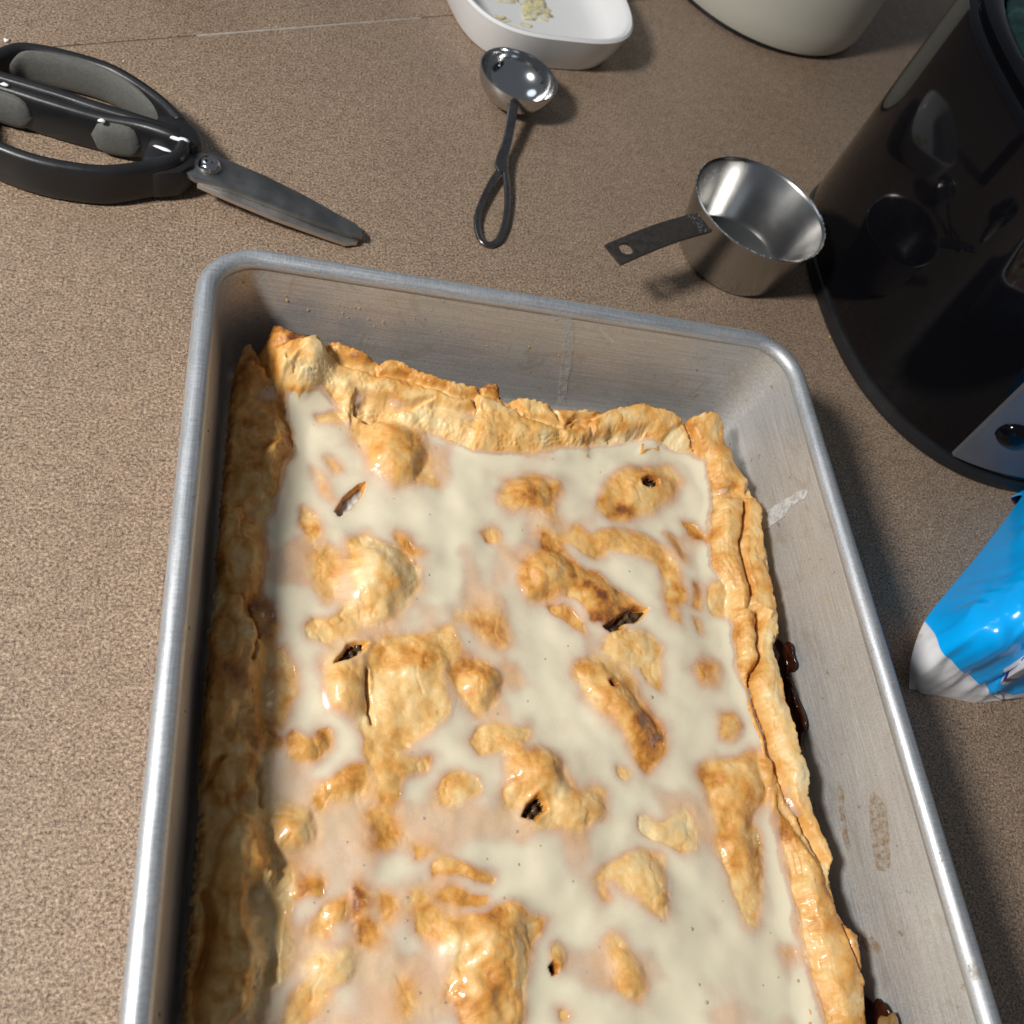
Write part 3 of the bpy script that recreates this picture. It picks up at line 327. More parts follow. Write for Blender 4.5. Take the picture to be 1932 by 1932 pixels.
pan = empty('baking_pan', (.125, -.1725, 0), 'worn rectangular aluminium baking pan with rolled rim holding the glazed pie', 'baking pan')
rings('pan_body', [(.0165, .0), (.0135, .002), (.0115, .006), (.0058, .0525), (.0068, .0550), (.0127, .0068), (.0142, .0035), (.0172, .0017)], M_PAN, pan)
st = []
for i in range(17):
    a = 2*math.pi*i/16; st.append((.0037-.0037*math.cos(a), .0543+.0037*math.sin(a)))
rings('rim', st, M_RIM, pan, False)
def wallpatch(name, pts, axis, pos, mat, parent, seed):
    bm = bmesh.new(); vs_ = []
    P = cr([(a, b_, 0) for a, b_ in pts], 4, True)
    rr = random.Random(seed)
    for a, b_, _ in P:
        a += rr.uniform(-.5, .5); b_ += rr.uniform(-.4, .4); a /= 1000; b_ /= 1000
        ins = .0068+(.0550-b_)/.0482*.0059+.00015
        vs_.append(bm.verts.new((.250-ins, a, b_) if axis == 'x' else (a, -ins, b_)))
    bm.faces.new(vs_); r = bmesh.ops.extrude_face_region(bm, geom=list(bm.faces))
    for v in r['geom']:
        if isinstance(v, bmesh.types.BMVert): v.co += Vector((-.00025, 0, 0) if axis == 'x' else (0, -.00025, 0))
    bmesh.ops.triangulate(bm, faces=bm.faces)
    me = bpy.data.meshes.new(name); bm.to_mesh(me); bm.free(); return auto(link(name, me, mat, parent, False), 30)
wallpatch('glaze_smear', SMEAR_R, 'x', 0, M_SMEAR, pan, 1)
wallpatch('glaze_drip', STREAK_B, 'y', 0, M_DRIP, pan, 3)

M_STAIN = NT('baked_stain'); nz = M_STAIN.noise(420, 4, .7)
M_STAIN.set(Base_Color=(.33, .20, .07), Roughness=.5, Alpha=M_STAIN.rng(nz, .36, .75, 0, .38)); M_STAIN = M_STAIN.m
for k, st_ in enumerate(STAINS): wallpatch('baked_stain', st_, 'x', 0, M_STAIN, pan, 10+k)
# ------------------------------------------------------------------ pie: numpy height field
STEP = .5
X = np.arange(6, 244, STEP); Y = np.arange(-338, -8, STEP)
GX, GY = np.meshgrid(X, Y, indexing='ij'); NX, NY = GX.shape
def vnoise(x, y, s, seed):
    r = np.random.default_rng(seed).random((256, 256)); u = x/s+500; w = y/s+500
    i = np.floor(u).astype(int); j = np.floor(w).astype(int); fu = u-i; fw = w-j
    fu = fu*fu*fu*(fu*(fu*6-15)+10); fw = fw*fw*fw*(fw*(fw*6-15)+10)
    a = r[i % 256, j % 256]; b_ = r[(i+1) % 256, j % 256]; c = r[i % 256, (j+1) % 256]; d = r[(i+1) % 256, (j+1) % 256]
    return (a*(1-fu)+b_*fu)*(1-fw)+(c*(1-fu)+d*fu)*fw-.5
def fbm(x, y, s, seed, o=4, g=.5):
    return sum(g**k*vnoise(x, y, s/2**k, seed+k*17) for k in range(o))
def sm(a, b_, x):
    q = np.clip((x-a)/(b_-a), 0, 1); return q*q*(3-2*q)
WXo = fbm(GX, GY, 9, 11, 3)*2.2; WYo = fbm(GX, GY, 9, 71, 3)*2.2       # ragged outlines
WX = GX+WXo+fbm(GX, GY, 2.6, 31, 2)*.35; WY = GY+WYo+fbm(GX, GY, 2.6, 41, 2)*.35
def sdf(poly, gx, gy, far=30., pad=16.):
    p = np.array(poly); out = np.full(gx.shape, far)
    lo = p.min(0)-pad; hi = p.max(0)+pad
    i0, i1 = np.searchsorted(X, [lo[0], hi[0]]); j0, j1 = np.searchsorted(Y, [lo[1], hi[1]])
    if i1 <= i0 or j1 <= j0: return out
    x = gx[i0:i1, j0:j1]; y = gy[i0:i1, j0:j1]; d = np.full(x.shape, 1e9); ins = np.zeros(x.shape, bool)
    for k in range(len(p)):
        a = p[k]; b_ = p[(k+1) % len(p)]; e = b_-a; L = e@e
        if L < 1e-9: continue
        q = np.clip(((x-a[0])*e[0]+(y-a[1])*e[1])/L, 0, 1)
        d = np.minimum(d, (x-a[0]-q*e[0])**2+(y-a[1]-q*e[1])**2)
        cr_ = (a[1] > y) != (b_[1] > y)
        if abs(e[1]) > 1e-9: ins ^= cr_ & (x < a[0]+(y-a[1])*e[0]/e[1])
    d = np.sqrt(d); out[i0:i1, j0:j1] = np.where(ins, -d, d); return out
def linedist(pl, gx, gy):
    d = np.full(gx.shape, 1e9)
    for a, b_ in zip(pl[:-1], pl[1:]):
        a = np.array(a); e = np.array(b_)-a; L = e@e; q = np.clip(((gx-a[0])*e[0]+(gy-a[1])*e[1])/L, 0, 1)
        d = np.minimum(d, (gx-a[0]-q*e[0])**2+(gy-a[1]-q*e[1])**2)
    return np.sqrt(d)
_fx = np.fft.fftfreq(NX, STEP)[:, None]; _fy = np.fft.rfftfreq(NY, STEP)[None]
def blur(f, s): return np.fft.irfft2(np.fft.rfft2(f)*np.exp(-2*np.pi**2*s*s*(_fx**2+_fy**2)), s=f.shape)

edge = sdf(OUTLINE, GX+WXo*.25+fbm(GX, GY, 1.6, 91, 2)*.9, GY+WYo*.25+fbm(GX, GY, 1.6, 95, 2)*.9, 60, 60)
gz = sdf(GLAZE, WX, WY, 60, 60)
Hc = 19.5+fbm(GX, GY, 26, 1, 3)*2.6+fbm(GX, GY, 8, 5, 3)*1.0
brown = .30+fbm(GX, GY, 14, 7, 4)*.35
rim = sm(0, 6, gz)
Hc += rim*4.5; Hc -= 3.0*sm(40, 14, GX)*rim
Hc += 6.5*sm(-42, -20, GY+WYo*.5)*sm(6, 34, GX)*rim
for c, q1, q2, h in DOMES:
    det = q1[0]*q2[1]-q1[1]*q2[0]; dx = GX+WXo*.9-c[0]; dy = GY+WYo*.9-c[1]
    u = (dx*q2[1]-dy*q2[0])/det; w = (dy*q1[0]-dx*q1[1])/det
    d2 = (u*u+w*w)*.72; k = np.clip(1-d2*(1+np.clip(.9*fbm(GX, GY, 11, int(abs(c[0]*7+c[1])), 2), -.22, .3)), 0, 1)**1.5; Hc += .74*h*k; brown += .12*k*min(1, h/5)
for poly, th, s, bn in FLAPS:
    d = sdf(poly, WX, WY); k = sm(s*.5, -s, d)
    if th > 0:
        crown = sm(0, -7, d)
        Hc += k*(th*(.72+.28*crown)); lip = np.exp(-((d+1.2)/1.4)**2)
        brown = brown*(1-k)+k*(bn+fbm(GX, GY, 6, 51, 3)*.30)+lip*.13
    else:
        Hc += k*th; brown = brown*(1-k)+k*bn
brown += .30*np.exp(-np.clip(-edge, 0, 9)/1.3)*(edge < 0)
for pl, w, dp in GROOVES:
    d = linedist(pl, WX, WY); Hc -= dp*np.exp(-(d/w)**2); brown += .12*np.exp(-(d/(w*1.6))**2)
for c, r, dl in TINT:
    brown += dl*np.exp(-((GX+WXo-c[0])**2+(GY+WYo-c[1])**2)/(r*r*.8))
cover = sm(1.2, -1.2, gz)
bare_all = np.zeros_like(cover); halo = np.zeros_like(cover)
for poly, s, k, bn in BARE:
    d = sdf(poly, WX, WY); e = sm(s*(1+.5*(s > 1.4)), -s*.8, d)
    cover *= 1-k*e; w = sm(s+3.5, -s, d); halo = np.maximum(halo, k*np.exp(-np.clip(d, 0, 30)/(1.2+1.7*s)))
    brown = brown*(1-w)+w*(.06+.80*bn+.5*(brown-.33)+fbm(GX, GY, 5, 61, 3)*.28); bare_all = np.maximum(bare_all, e*k)
# wisps and drips of glaze over the folded edge
wisp = fbm(GX, GY, 7, 201, 4)+.14*sm(60, 20, GX); cover = np.maximum(cover, .62*sm(.16, .34, wisp)*sm(17, 6, gz)*rim*(bare_all < .2))
cover = np.clip(cover, 0, 1)
Hc += fbm(GX, GY, 3.2, 9, 3)*(.24+.16*rim)+fbm(GX, GY, 9, 19, 2)*.8*rim
ws = np.abs(fbm(WX, WY, 5, 77, 3)); Hc -= .7*np.exp(-(ws/.03)**2)*rim*.7                                   # flaky cracks on the folds
Hc -= .35*np.exp(-(np.abs(fbm(WX, WY, 11, 87, 3))/.02)**2)*(1-rim)
lf_ = rim*sm(62, 34, GX)                                                                  # deeper folds where the edge is bunched against the left wall
fo = fbm(WX*1.25, WY*.8, 11, 501, 3); Hc -= .9*np.exp(-(np.abs(fo)/.08)**2)*lf_; Hc += 6*fo*lf_; brown += .08*np.exp(-(np.abs(fo)/.10)**2)*lf_
e2 = sm(0.1, 2.6, -edge)**.5
Hc = 5+(Hc-5)*e2
hole = np.full(Hc.shape, 30.)
for poly, kd in HOLES: hole = np.minimum(hole, sdf(poly, GX+WXo*.15, GY+WYo*.15))
lip = np.exp(-((hole-.9)/1.1)**2)
Hc += .5*lip
Hc_open = Hc.copy()
Hc -= 3.0*sm(.5, -.7, hole)
brown += .22*np.exp(-(np.clip(hole, 0, 9)/.9)**2)
cover *= sm(-.1, .5, hole)
Hs = blur(Hc_open, 1.8); L = blur(np.where(edge < -1, Hc_open, 16), 5.0)-.6
pool = np.maximum(Hs, L)*.5+np.logaddexp(Hs*2.2, L*2.2)/2.2*.5
inset = sm(.0, .55, cover)
Hg = np.maximum(pool, Hc_open*.12+Hs*.88)+1.5*inset-.95; Hg = np.where(cover > .5, np.maximum(Hg, blur(Hc_open, .6)+.12), Hg)
thin = sm(-.02, .34, fbm(GX, GY, 22, 131, 3)-.10+.14*sm(110, 40, GX)+.24*sm(-150, -240, GY)*sm(130, 60, GX))
up = blur(Hc_open, 1.5)-blur(np.where(edge < -1, Hc_open, 16), 9.0)                 # icing runs off the bumps and gathers in the hollows
film = cover*(.80+.20*np.clip((Hg-Hc_open)/1.0, 0, 1))*(1-.66*halo)*(1-.44*thin)*(1-.54*sm(.3, 3.4, up))
film = np.clip(.6*blur(film, .35)+.4*blur(film, 1.6), 0, 1)
def grid_mesh(name, Hm, keep, attrs, mat, parent):
    qk = keep[:-1, :-1] & keep[1:, :-1] & keep[:-1, 1:] & keep[1:, 1:]
    idx = np.arange(NX*NY).reshape(NX, NY)
    q = np.stack([idx[:-1, :-1][qk], idx[1:, :-1][qk], idx[1:, 1:][qk], idx[:-1, 1:][qk]], 1)
    used = np.unique(q); rm = np.full(NX*NY, -1); rm[used] = np.arange(len(used)); q = rm[q]
    co = np.stack([GX.ravel()[used], GY.ravel()[used], Hm.ravel()[used]], 1)/1000
    me = bpy.data.meshes.new(name); me.vertices.add(len(co)); me.vertices.foreach_set('co', co.ravel().astype(np.float32))
    me.loops.add(q.size); me.loops.foreach_set('vertex_index', q.ravel().astype(np.int32))
    me.polygons.add(len(q)); me.polygons.foreach_set('loop_start', np.arange(0, q.size, 4, dtype=np.int32)); me.polygons.foreach_set('loop_total', np.full(len(q), 4, np.int32))
    me.update(calc_edges=True)
    for k, a in attrs.items():
        at = me.attributes.new(k, 'FLOAT', 'POINT'); at.data.foreach_set('value', a.ravel()[used].astype(np.float32))
    return link(name, me, mat, parent)
pie = empty('apple_slab_pie', (.12, -.17, .003), 'golden rectangular pie with folded crust and white icing, inside the baking pan', 'pie')
grid_mesh('crust', Hc, (edge < 0) & (hole > -.75), {'brown': np.clip(brown-.045, 0, 1.1), 'wet': np.clip(bare_all*.8+.35*rim*sm(-.05, .2, fbm(GX, GY, 11, 401, 3)), 0, 1)}, M_CRUST, pie)
grid_mesh('glaze', Hg, (cover > .03) & (edge < -.6) & (hole > 0), {'film': np.clip(film, 0, 1)}, M_GLAZE, pie)
def hz(F, x, y):
    i = int(np.clip(round((x-X[0])/STEP), 0, NX-1)); j = int(np.clip(round((y-Y[0])/STEP), 0, NY-1)); return F[i, j]
for k, (poly, kd) in enumerate(HOLES):
    p = np.array(poly); lo = p.min(0)-1.5; hi = p.max(0)+1.5; c = p.mean(0)
    zb = hz(Hc_open, *c)-(3.6 if kd == 'dark' else 3.0); n = 22; v = []; f = []
    for i in range(n+1):
        for j in range(n+1):
            x = lo[0]+(hi[0]-lo[0])*i/n; y = lo[1]+(hi[1]-lo[1])*j/n
            zz = min(zb, hz(Hc_open, x, y)-1.6)+1.6*math.sin(x*1.3+k)*math.cos(y*1.1+k*2)*(.8 if kd == 'dark' else .35)
            v.append((x/1000, y/1000, min(zz, hz(Hc, x, y)-.3 if hz(hole, x, y) > .6 else 99)/1000))
    for i in range(n):
        for j in range(n): a = i*(n+1)+j; f.append((a, a+n+1, a+n+2, a+1))
    pym('filling', v, f, M_FILL if kd == 'dark' else M_PALEFILL, pie)
# bubbles in the icing
bm = bmesh.new()
for c, r in BUBBLES:
    if hz(cover, *c) < .2: continue
    z = hz(Hg, *c)
    rr = max(.35, r*.62)
    mt = Matrix.Translation((c[0]/1000, c[1]/1000, (z-.05)/1000)) @ Matrix.Diagonal((rr/1000, rr/1000, .45*rr/1000, 1))
    bmesh.ops.create_icosphere(bm, subdivisions=2, radius=1, matrix=mt)
me = bpy.data.meshes.new('icing_bubbles'); bm.to_mesh(me); bm.free(); link('icing_bubbles', me, M_BUB, pie, True, 'stuff')
# caramel that has run out between crust and pan, and a piece of apple
for k, (x, y, z, r) in enumerate([(.2354, -.1345, .0160, (.0014, .0045, .0050)), (.2350, -.155, .0125, (.0012, .0085, .0035)), (.2360, -.2665, .018, (.0018, .011, .0065))]):
    blob('syrup', (x, y, z), r, M_SYRUP, pie, k, .75, None, 4)
blob('apple_piece', (.2335, -.2680, .0235), (.0022, .0048, .0030), M_APPLE, pie, 9, .5)
# crumbs baked on to the pan walls
bm = bmesh.new(); rr = random.Random(3)
for i in range(46):
    u = rr.random()
    if u < .45: x = rr.uniform(.025, .15); z = rr.uniform(.034, .044)-.06*max(0, x-.06)*.6; ins = .0068+(.0550-z)/.0482*.0059; p = (x, -ins, z)
    elif u < .8: y = rr.uniform(-.29, -.10); z = rr.uniform(.012, .05); ins = .0068+(.0550-z)/.0482*.0059; p = (.25-ins, y, z)
    else: y = rr.uniform(-.27, -.06); z = rr.uniform(.030, .05); ins = .0068+(.0550-z)/.0482*.0059; p = (ins, y, z)
    s_ = rr.uniform(.0002, .0006); r = bmesh.ops.create_icosphere(bm, subdivisions=1, radius=s_, matrix=Matrix.Translation(p) @ Matrix.Diagonal((rr.uniform(.6, 1.6), rr.uniform(.6, 1.6), .8, 1)))
    for v in r['verts']: v.co += Vector((rr.uniform(-1, 1), rr.uniform(-1, 1), rr.uniform(-1, 1)))*s_*.25
me = bpy.data.meshes.new('baked_crumbs'); bm.to_mesh(me); bm.free(); link('baked_crumbs', me, M_CRUMB, pan, False, 'stuff')

# ------------------------------------------------------------------ kitchen shears
K = 1/1000
def sc(L): return np.array(L)*K
sh = empty('kitchen_shears', (-.02, .1, 0), 'black handled kitchen shears with steel blades lying shut on the brown worktop', 'scissors')
lf = cr(sc(LOOP_FAR), 5, True); ln = cr(sc(LOOP_NEAR), 5, True)
hA = sweep('handle', lf, .0032, lambda q: .0092 if q < .58 else .0062, M_BLK, sh, True, 20, 3)
hB = sweep('handle', ln, .0034, .0095, M_BLK, sh, True, 20, 3)
# grey rubber liners inside the loops
def liner(path, i0, i1, side, mat, parent, hgt=.0082, off=.0026, z=0):
    P = path[i0:i1]
    Q = []
    for k in range(len(P)):
        tg = P[min(k+1, len(P)-1)]-P[max(k-1, 0)]; tg = tg/np.linalg.norm(tg); s_ = np.cross(tg, (0, 0, 1)); s_ /= np.linalg.norm(s_)
        Q.append(P[k]+s_*side*off+np.array((0, 0, z)))
    return sweep('grip_insert', Q, lambda q: .0024*(1-abs(2*q-1)**4)**.5+.0003, lambda q: hgt*(1-abs(2*q-1)**3.5)**.5+.0003, mat, parent, False, 14, 2.4)
liner(lf, 5, 42, -1, M_GRIP, hA)
liner(ln, 9, 18, -1, M_GRIP, hB, .0078, .0032)
liner(ln, 26, 36, -1, M_GRIP, hB, .0078, .0032)
# solid shoulder of each handle running to the blades
def boss(name, pts, z0, z1, parent): return prism(name, [(x*K, y*K) for x, y in pts], z0, z1, M_BLK, parent, .0032)
nr = sc(LOOP_FAR[0])
sx, sy = SCREW[0]
boss('shoulder', [(-24, 110), (-14, 112), (-7, 104), (-4, 97), (-8, 91), (-18, 93), (-26, 99)], .004, .0185, hA)
boss('shoulder', [(-26, 97), (-14, 96), (-7, 91), (-6, 84), (-12, 77), (-22, 73), (-29, 76)], .002, .0165, hB)
tipz = lambda x, y, top: top-.0085*max(0, min(1, (x*1000+5)/72))
prism('blade', [(x*K, y*K) for x, y in BLADE_LOW], lambda x, y: tipz(x, y, .0095), lambda x, y: tipz(x, y, .0117), M_EDGE, sh, .0003)
prism('blade', [(x*K, y*K) for x, y in BLADE_TOP], lambda x, y: tipz(x, y, .0119), lambda x, y: tipz(x, y, .0142), M_BLADE, sh, .0004)
lathe('pivot_screw', [(0, .0036), (.0015, .0036), (.0020, .0026), (.0034, .0024), (.0044, .0013), (.0050, 0), (.0050, -.003)], (sx*K, sy*K, .0142), M_STEEL, sh, 32)
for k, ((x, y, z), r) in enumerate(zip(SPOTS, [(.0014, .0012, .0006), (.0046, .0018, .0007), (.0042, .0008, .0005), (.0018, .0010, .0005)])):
    o = blob('white_spot', (0, 0, 0), r, M_WHITE, sh, k+20, .3, None, 2)  # small flat white blobs on the black handles
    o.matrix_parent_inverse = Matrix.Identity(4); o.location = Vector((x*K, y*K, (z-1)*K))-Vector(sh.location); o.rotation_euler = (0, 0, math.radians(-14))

# ------------------------------------------------------------------ measuring spoon
spn = empty('measuring_spoon', (.1535, .199, 0), 'round steel measuring spoon with a looped handle, in front of the white dish', 'measuring spoon')
pr = []
for i in range(17):
    a = math.radians(90*i/16); pr.append((.0212*math.sin(a), .0188-.0172*math.cos(a)))
outer = [(.0222*math.sin(math.radians(90*i/16)), .0188-.0186*math.cos(math.radians(90*i/16))) for i in range(16, -1, -1)]
lathe('bowl', pr+[(.0214, .0193), (.0221, .0193)]+outer, (.1535, .199, 0), M_STEEL, spn, 72)
hp = cr(sc(SPOON_HANDLE), 6)
sweep('handle', hp, lambda q: .0031-.0005*math.sin(q*math.pi)+.0012*max(0, q-.6)/.25 if q < .85 else .0038-.0026*(q-.85)/.15, .0010, M_HND, spn, False, 14, 4)
sweep('handle_loop', cr(sc(SPOON_LOOP), 6, True), .0018, .0010, M_HND, spn, True, 14, 3)

# ------------------------------------------------------------------ measuring cup
cx, cy = .2735, .109
cup = empty('measuring_cup', (cx, cy, 0), 'steel measuring cup with a flat drilled handle, beside the black appliance', 'measuring cup')
pf = [(0, .0016), (.026, .0016), (.0288, .0026), (.0302, .0052), (.0362, .0345), (.0370, .0358), (.0376, .0362), (.0381, .0358), (.0380, .0350), (.0372, .0342), (.0315, .0040), (.0300, .0012), (.0280, 0), (0, 0)]
lathe('cup', pf, (cx, cy, 0), M_STEELB, cup, 96)
h0, hm, h1 = [Vector(p)*K for p in CUP_HANDLE]
ax = (h1-h0); ax.z = 0; Lh = ax.length; ax.normalize(); sd = Vector((-ax.y, ax.x, 0)); hd = (hm-h0).dot(ax)
wd = .0064; rh = .0035
def hpt(u, w): return h0+ax*u+sd*w+Vector((0, 0, -.0001+.0022*math.sin(min(1, max(0, u/Lh))*math.pi)-.0015*u/Lh))
v = []; f = []; n = 32; N0 = 14
for i in range(N0+1):
    u = -.002+(hd-wd+.002)*i/N0
    for w in (-wd, 0, wd): v.append(hpt(u, w))
for i in range(N0):
    for k in range(2): a = i*3+k; f.append((a, a+3, a+4, a+1))
b0 = len(v)
e1 = Lh-hd
for i in range(n):
    a = 2*math.pi*i/n; c, s_ = math.cos(a), math.sin(a); v.append(hpt(hd+rh*c, rh*s_))
for i in range(n):
    a = 2*math.pi*i/n; c, s_ = math.cos(a), math.sin(a); q = max(abs(c), abs(s_)); xx = c/q; v.append(hpt(hd+xx*(wd if xx < 0 else e1), wd*s_/q))
for i in range(n): j = (i+1) % n; f.append((b0+i, b0+j, b0+n+j, b0+n+i))
o = pym('handle', v, f, M_CUPH, cup, False)
md = o.modifiers.new('thick', 'SOLIDIFY'); md.thickness = .0015; md.offset = 0
bm = bmesh.new(); rr = random.Random(8)
for i in range(260):                                                # flour caught on the rim and handle root
    if i < 190:
        a = rr.choice([rr.uniform(0, 6.28), rr.uniform(-.9, .7), rr.uniform(2.6, 4.4)]); p = (cx+.0378*math.cos(a), cy+.0378*math.sin(a), .0362)
    else:
        q = hpt(rr.uniform(-.002, .007), rr.uniform(-wd, wd)); p = (q.x, q.y, q.z+.0008)
    s_ = rr.uniform(.00006, .00022) if i < 190 else rr.uniform(.00005, .00016)
    bmesh.ops.create_icosphere(bm, subdivisions=1, radius=s_, matrix=Matrix.Translation(p) @ Matrix.Diagonal((rr.uniform(.7, 1.6), rr.uniform(.7, 1.6), .5, 1)))
me = bpy.data.meshes.new('flour_dust'); bm.to_mesh(me); bm.free(); link('flour_dust', me, M_WHITE, cup, True, 'stuff')

# ------------------------------------------------------------------ white dish
dish = empty('ceramic_dish', (.17, .30, 0), 'small white ceramic dish with traces of butter at the back of the worktop', 'dish')
def sell(a, b_, n, th, rot, c):
    x = math.copysign(abs(math.cos(th))**(2/n), math.cos(th))*a; y = math.copysign(abs(math.sin(th))**(2/n), math.sin(th))*b_
    return (c[0]+x*math.cos(rot)-y*math.sin(rot), c[1]+x*math.sin(rot)+y*math.cos(rot))
st = [(-.011, 0), (-.0075, .0008), (-.0035, .010), (-.0005, .0215), (.0002, .0240), (-.0010, .0252), (-.0028, .0248), (-.0040, .0230), (-.0075, .010), (-.0115, .0050), (-.018, .0040)]
v = []; f = []; N = 96
for d, z in st:
    for i in range(N):
        th = 2*math.pi*i/N; x, y = sell(.0580+d, .0705+d, 3.3, th, math.radians(13), (.1690, .3020)); v.append((x, y, z))
for k in range(len(st)-1):
    for i in range(N): j = (i+1) % N; f.append((k*N+i, k*N+j, (k+1)*N+j, (k+1)*N+i))
f.append(tuple(range(N))[::-1]); f.append(tuple((len(st)-1)*N+i for i in range(N)))
auto(pym('dish_body', v, f, M_PORC, dish), 45)
for k, (x, y, r) in enumerate([(.178, .290, (.012, .009, .0012)), (.153, .272, (.006, .003, .0006)), (.180, .264, (.009, .002, .0003)), (.160, .296, (.009, .004, .0008)), (.170, .272, (.004, .002, .0003))]):
    blob('butter_smear', (x, y, .0042), r, M_BUTTER, dish, 40+k, .75)

# ------------------------------------------------------------------ cream crock
cr_ = empty('crock', (.365, .405, 0), 'tall cream stoneware crock at the back right of the worktop', 'crock')
lathe('crock_body', [(0, .0025), (.080, .0025), (.0835, .004), (.0855, .009), (.0860, .02), (.0860, .18), (.0845, .19), (.082, .192), (.080, .188), (.080, .012), (0, .01)], (.365, .405, 0), M_CREAM, cr_, 128)
lathe('foot_ring', [(.074, 0), (.081, 0), (.081, .003), (.074, .003), (.074, 0)], (.365, .405, 0), M_BLK, cr_, 96)
o = lathe('bottle', [(0, 0), (.0165, 0), (.019, .003), (.019, .06), (.010, .085), (.010, .10), (0, .10)], (-.0335, .2385, 0), M_MAROON, None, 48)
tag(o, 'dark maroon round bottle base at the top edge beyond the seam', 'bottle')

# ------------------------------------------------------------------ black appliance
ap = empty('slow_cooker', (.43, .09, 0), 'glossy black rounded countertop appliance with silver control panel and round button', 'appliance')
AC = (.43, .09)
def oval(name, st, mat, parent, n=128, cap=True, e=2.5):
    v = []; f = []; k = len(st)
    for d, z in st:
        for i in range(n):
            th = 2*math.pi*i/n; x, y = sell(.105+d, .12+d, e, th, 0, AC); v.append((x, y, z))
    for q in range(k-1):
        for i in range(n): j = (i+1) % n; f.append((q*n+i, q*n+j, (q+1)*n+j, (q+1)*n+i))
    if cap: f.append(tuple(range(n))[::-1]); f.append(tuple((k-1)*n+i for i in range(n)))
    return auto(pym(name, v, f, mat, parent), 45)
oval('base', [(-.004, 0), (.0, .001), (.0008, .004), (.0002, .008), (-.002, .0095)], M_BLK, ap)
oval('body', [(-.003, .0096), (-.0006, .0105), (0, .013), (.0, .138), (-.0010, .1415), (-.004, .143), (-.010, .143)], M_GLOSSBLK, ap)
oval('top_rim', [(-.006, .1432), (-.005, .146), (-.008, .148), (-.014, .148), (-.017, .145), (-.017, .1432)], M_GLOSSBLK, ap)
oval('lid', [(-.019, .1432), (-.021, .1465), (-.03, .150), (-.06, .155)], M_TEAL, ap)
def surf(x, off):                                                   # front face of the oval at x
    a, b_ = .105+off, .12+off; return AC[1]-b_*(1-(abs(x-AC[0])/a)**2.5)**(1/2.5)
v = []; f = []; n = 40
for side, off in ((0, .0004), (1, .0022)):
    for i in range(n+1):
        for z in (0, 1):
            x = (.3690+(.4910-.3690)*i/n) if z == 0 else (.3635+(.4965-.3635)*i/n)
            zz = (.0115+.005*math.sin(min(1, i/n*1.0)*math.pi)) if z == 0 else .085
            v.append((x, surf(x, off), zz))
m2 = 2*(n+1)
for i in range(n):
    a = i*2; f.append((a, a+1, a+3, a+2)); b_ = m2+a; f.append((b_, b_+2, b_+3, b_+1))
    f.append((a, a+2, m2+a+2, m2+a)); f.append((a+1, m2+a+1, m2+a+3, a+3))
f.append((0, m2, m2+1, 1)); f.append((2*n, 2*n+1, m2+2*n+1, m2+2*n))
pn = auto(pym('control_panel', v, f, M_PANEL, ap), 30)
bx, bz = .3795, .0395; by = surf(bx, .002)
o = lathe('button', [(0, .0042), (.003, .0040), (.0055, .0030), (.0072, .0015), (.0078, 0), (.0084, 0), (.0086, -.002)], (0, 0, 0), M_GLOSSBLK, pn, 40)
dxn = Vector((surf(bx+.002, 0)-surf(bx-.002, 0), -.004, 0)).normalized()
o.matrix_parent_inverse = Matrix.Identity(4); o.location = Vector((bx, by, bz))-Vector(ap.location); o.parent = pn
o.matrix_parent_inverse = Matrix.Identity(4); o.location = Vector((bx, by, bz))-Vector(ap.location)-pn.matrix_local.translation
o.location = (bx, by, bz)
o.rotation_euler = Vector((-abs(dxn.x), dxn.y, 0)).to_track_quat('Z', 'X').to_euler()

# ------------------------------------------------------------------ plastic bag of sugar
R_ = np.array(BAG_ROWS)*K                                            # rows run along the seam, columns away from it
rows = [cr(r, 10) for r in R_]; rows = np.array(rows)
cols = np.array([cr(rows[:, j], 12) for j in range(rows.shape[1])]).transpose(1, 0, 2)
nr_, nc_ = cols.shape[:2]
dd = np.gradient(cols, axis=0); ee = np.gradient(cols, axis=1); nn = np.cross(ee, dd); nn /= np.linalg.norm(nn, axis=2, keepdims=True)+1e-12
nn *= np.sign(nn[..., 2:3].mean())
xs, ys = cols[..., 0]*1000, cols[..., 1]*1000
u = (xs+ys)*.707; w = (ys-xs)*.707
rg = lambda a, b_, sc_, sd: .5-np.abs(fbm(a, b_, sc_, sd, 2))*2
wr = rg(u*.35, w*1.2, 12, 301)*2.2+rg(u*.9, w*.5, 8, 331)*1.3+fbm(u, w, 6, 351, 2)*.6
io = np.arange(nr_)[:, None]; jo = np.arange(nc_)[None]
env = (.25*sm(0, 8, io)+.75*sm(14, 34, io))*sm(0, 16, jo)+0*io*jo
cols = cols+nn*(wr*env*1.05/1000)[..., None]; cols[..., 2] = np.maximum(cols[..., 2], .0002)
fb = (nr_-1)/(len(R_)-1)
ii = np.arange(nr_)[:, None]/fb*np.ones((1, nc_)); jj = np.arange(nc_)[None]/((nc_-1)/7.)*np.ones((nr_, 1))
blue = (ii-3.0)
v = cols.reshape(-1, 3).tolist(); f = []
for i in range(nr_-1):
    for j in range(nc_-1): a = i*nc_+j; f.append((a, a+1, a+nc_+1, a+nc_))
nb = len(v)
for p in v[:]: v.append((p[0]+.001+1.2*p[2], p[1]+.0005+.66*p[2], .00015))                # underside, on the worktop
bd = [i*nc_ for i in range(nr_)]+[(nr_-1)*nc_+j for j in range(1, nc_)]+[i*nc_+nc_-1 for i in range(nr_-2, -1, -1)]+[j for j in range(nc_-2, 0, -1)]
for a, b_ in zip(bd, bd[1:]+bd[:1]): f.append((a, b_, nb+b_, nb+a))
t = NT('printed_film')
bl = t.attr('blue'); stn = t.rng(t.noise(150, 3), .62, .72, 0, .5)
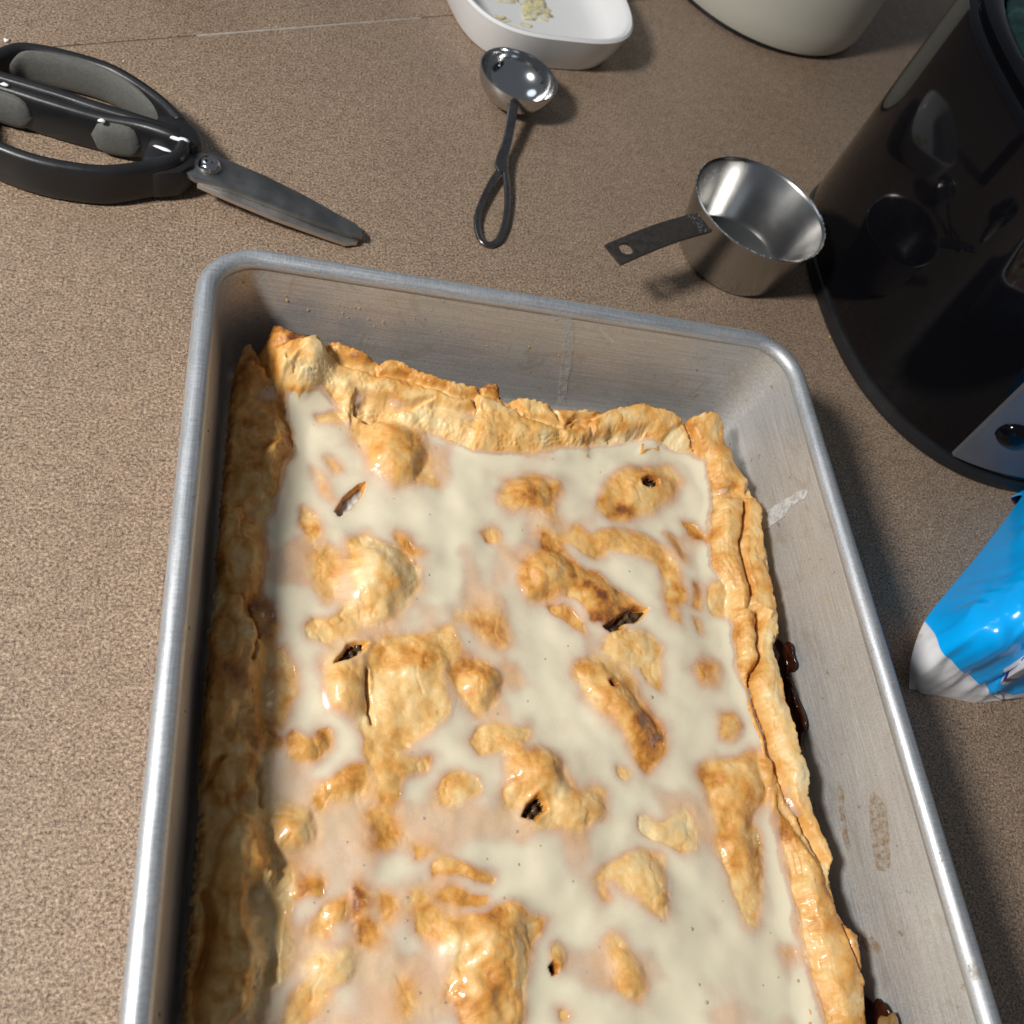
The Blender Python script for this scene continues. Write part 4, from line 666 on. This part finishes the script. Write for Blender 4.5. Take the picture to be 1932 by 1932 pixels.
white = t.mix(stn, (.74, .73, .74), (.50, .36, .16))
c = t.mix(t.rng(bl, -.03, .03), white, (.002, .42, 1.0))
la = t.attr('label'); c = t.mix(t.rng(la, -.25, .25), c, (.72, .72, .78)); lb = t.attr('line'); c = t.mix(t.rng(lb, -.2, .2), c, (.012, .03, .30))
t.set(Base_Color=c, Roughness=.20, Specular_IOR_Level=.55); t.bump(t.noise(110, 3, .5), .10, .003)
M_BAG = t.m
bag = empty('sugar_bag', (.36, -.10, 0), 'crumpled blue plastic bag with a white bottom end lying right of the pan', 'bag')
o = pym('bag_film', v, f, M_BAG, bag)
pt = np.array(v)*1000
def psdf(poly, x, y):
    p = np.array(poly); d = np.full(x.shape, 1e9); ins = np.zeros(x.shape, bool)
    for k in range(len(p)):
        a = p[k]; b2 = p[(k+1) % len(p)]; e = b2-a; q = np.clip(((x-a[0])*e[0]+(y-a[1])*e[1])/(e@e), 0, 1)
        d = np.minimum(d, (x-a[0]-q*e[0])**2+(y-a[1]-q*e[1])**2)
        if abs(e[1]) > 1e-9: ins ^= ((a[1] > y) != (b2[1] > y)) & (x < a[0]+(y-a[1])*e[0]/e[1])
    return np.where(ins, np.sqrt(d), -np.sqrt(d))
lab = psdf([(4.65, 4.10), (4.95, 4.9), (5.4, 5.5), (6.9, 5.4), (6.9, 3.9), (5.5, 3.93)], jj.ravel(), ii.ravel())*12
lin = 1.0-np.abs(lab-2.6); 
full = lambda a, fill: np.concatenate([a.ravel(), np.full(nb, fill)]).astype(np.float32)
for nme, a, fl_ in (('blue', np.concatenate([blue.ravel(), blue.ravel()]).astype(np.float32), 0), ('label', full(lab, -9), 0), ('line', full(lin, -9), 0)):
    at = o.data.attributes.new(nme, 'FLOAT', 'POINT'); at.data.foreach_set('value', a)

# ------------------------------------------------------------------ crumbs on the worktop
def crumb(x, y, r, mat, label, seed, group=None):
    o = blob('crumb', (x, y, r*.45), (r, r*.75, r*.6), mat, None, seed, .5, None, 2); tag(o, label, 'crumb', group)
crumb(-.094, .1602, .0012, M_WHITE, 'tiny white crumb beyond the shears at the far left', 1)
crumb(.3265, .0610, .0011, M_CRUMB, 'small golden pastry crumb at the foot of the black appliance', 2)
crumb(-.0443, .1639, .0005, M_WHITE, 'pinpoint white speck just beyond the worktop seam', 3)
for k, (x, y, r) in enumerate([(-.0960, .149, .0014), (-.0985, .153, .0018), (-.0955, .1445, .0010)]):
    crumb(x, y, r, M_YCRUMB, ('largest', 'round', 'smallest')[(1, 0, 2)[k]]+' yellowish crumb at the left edge above the shear handle', 50+k, 'yellow crumbs by the shear handle')
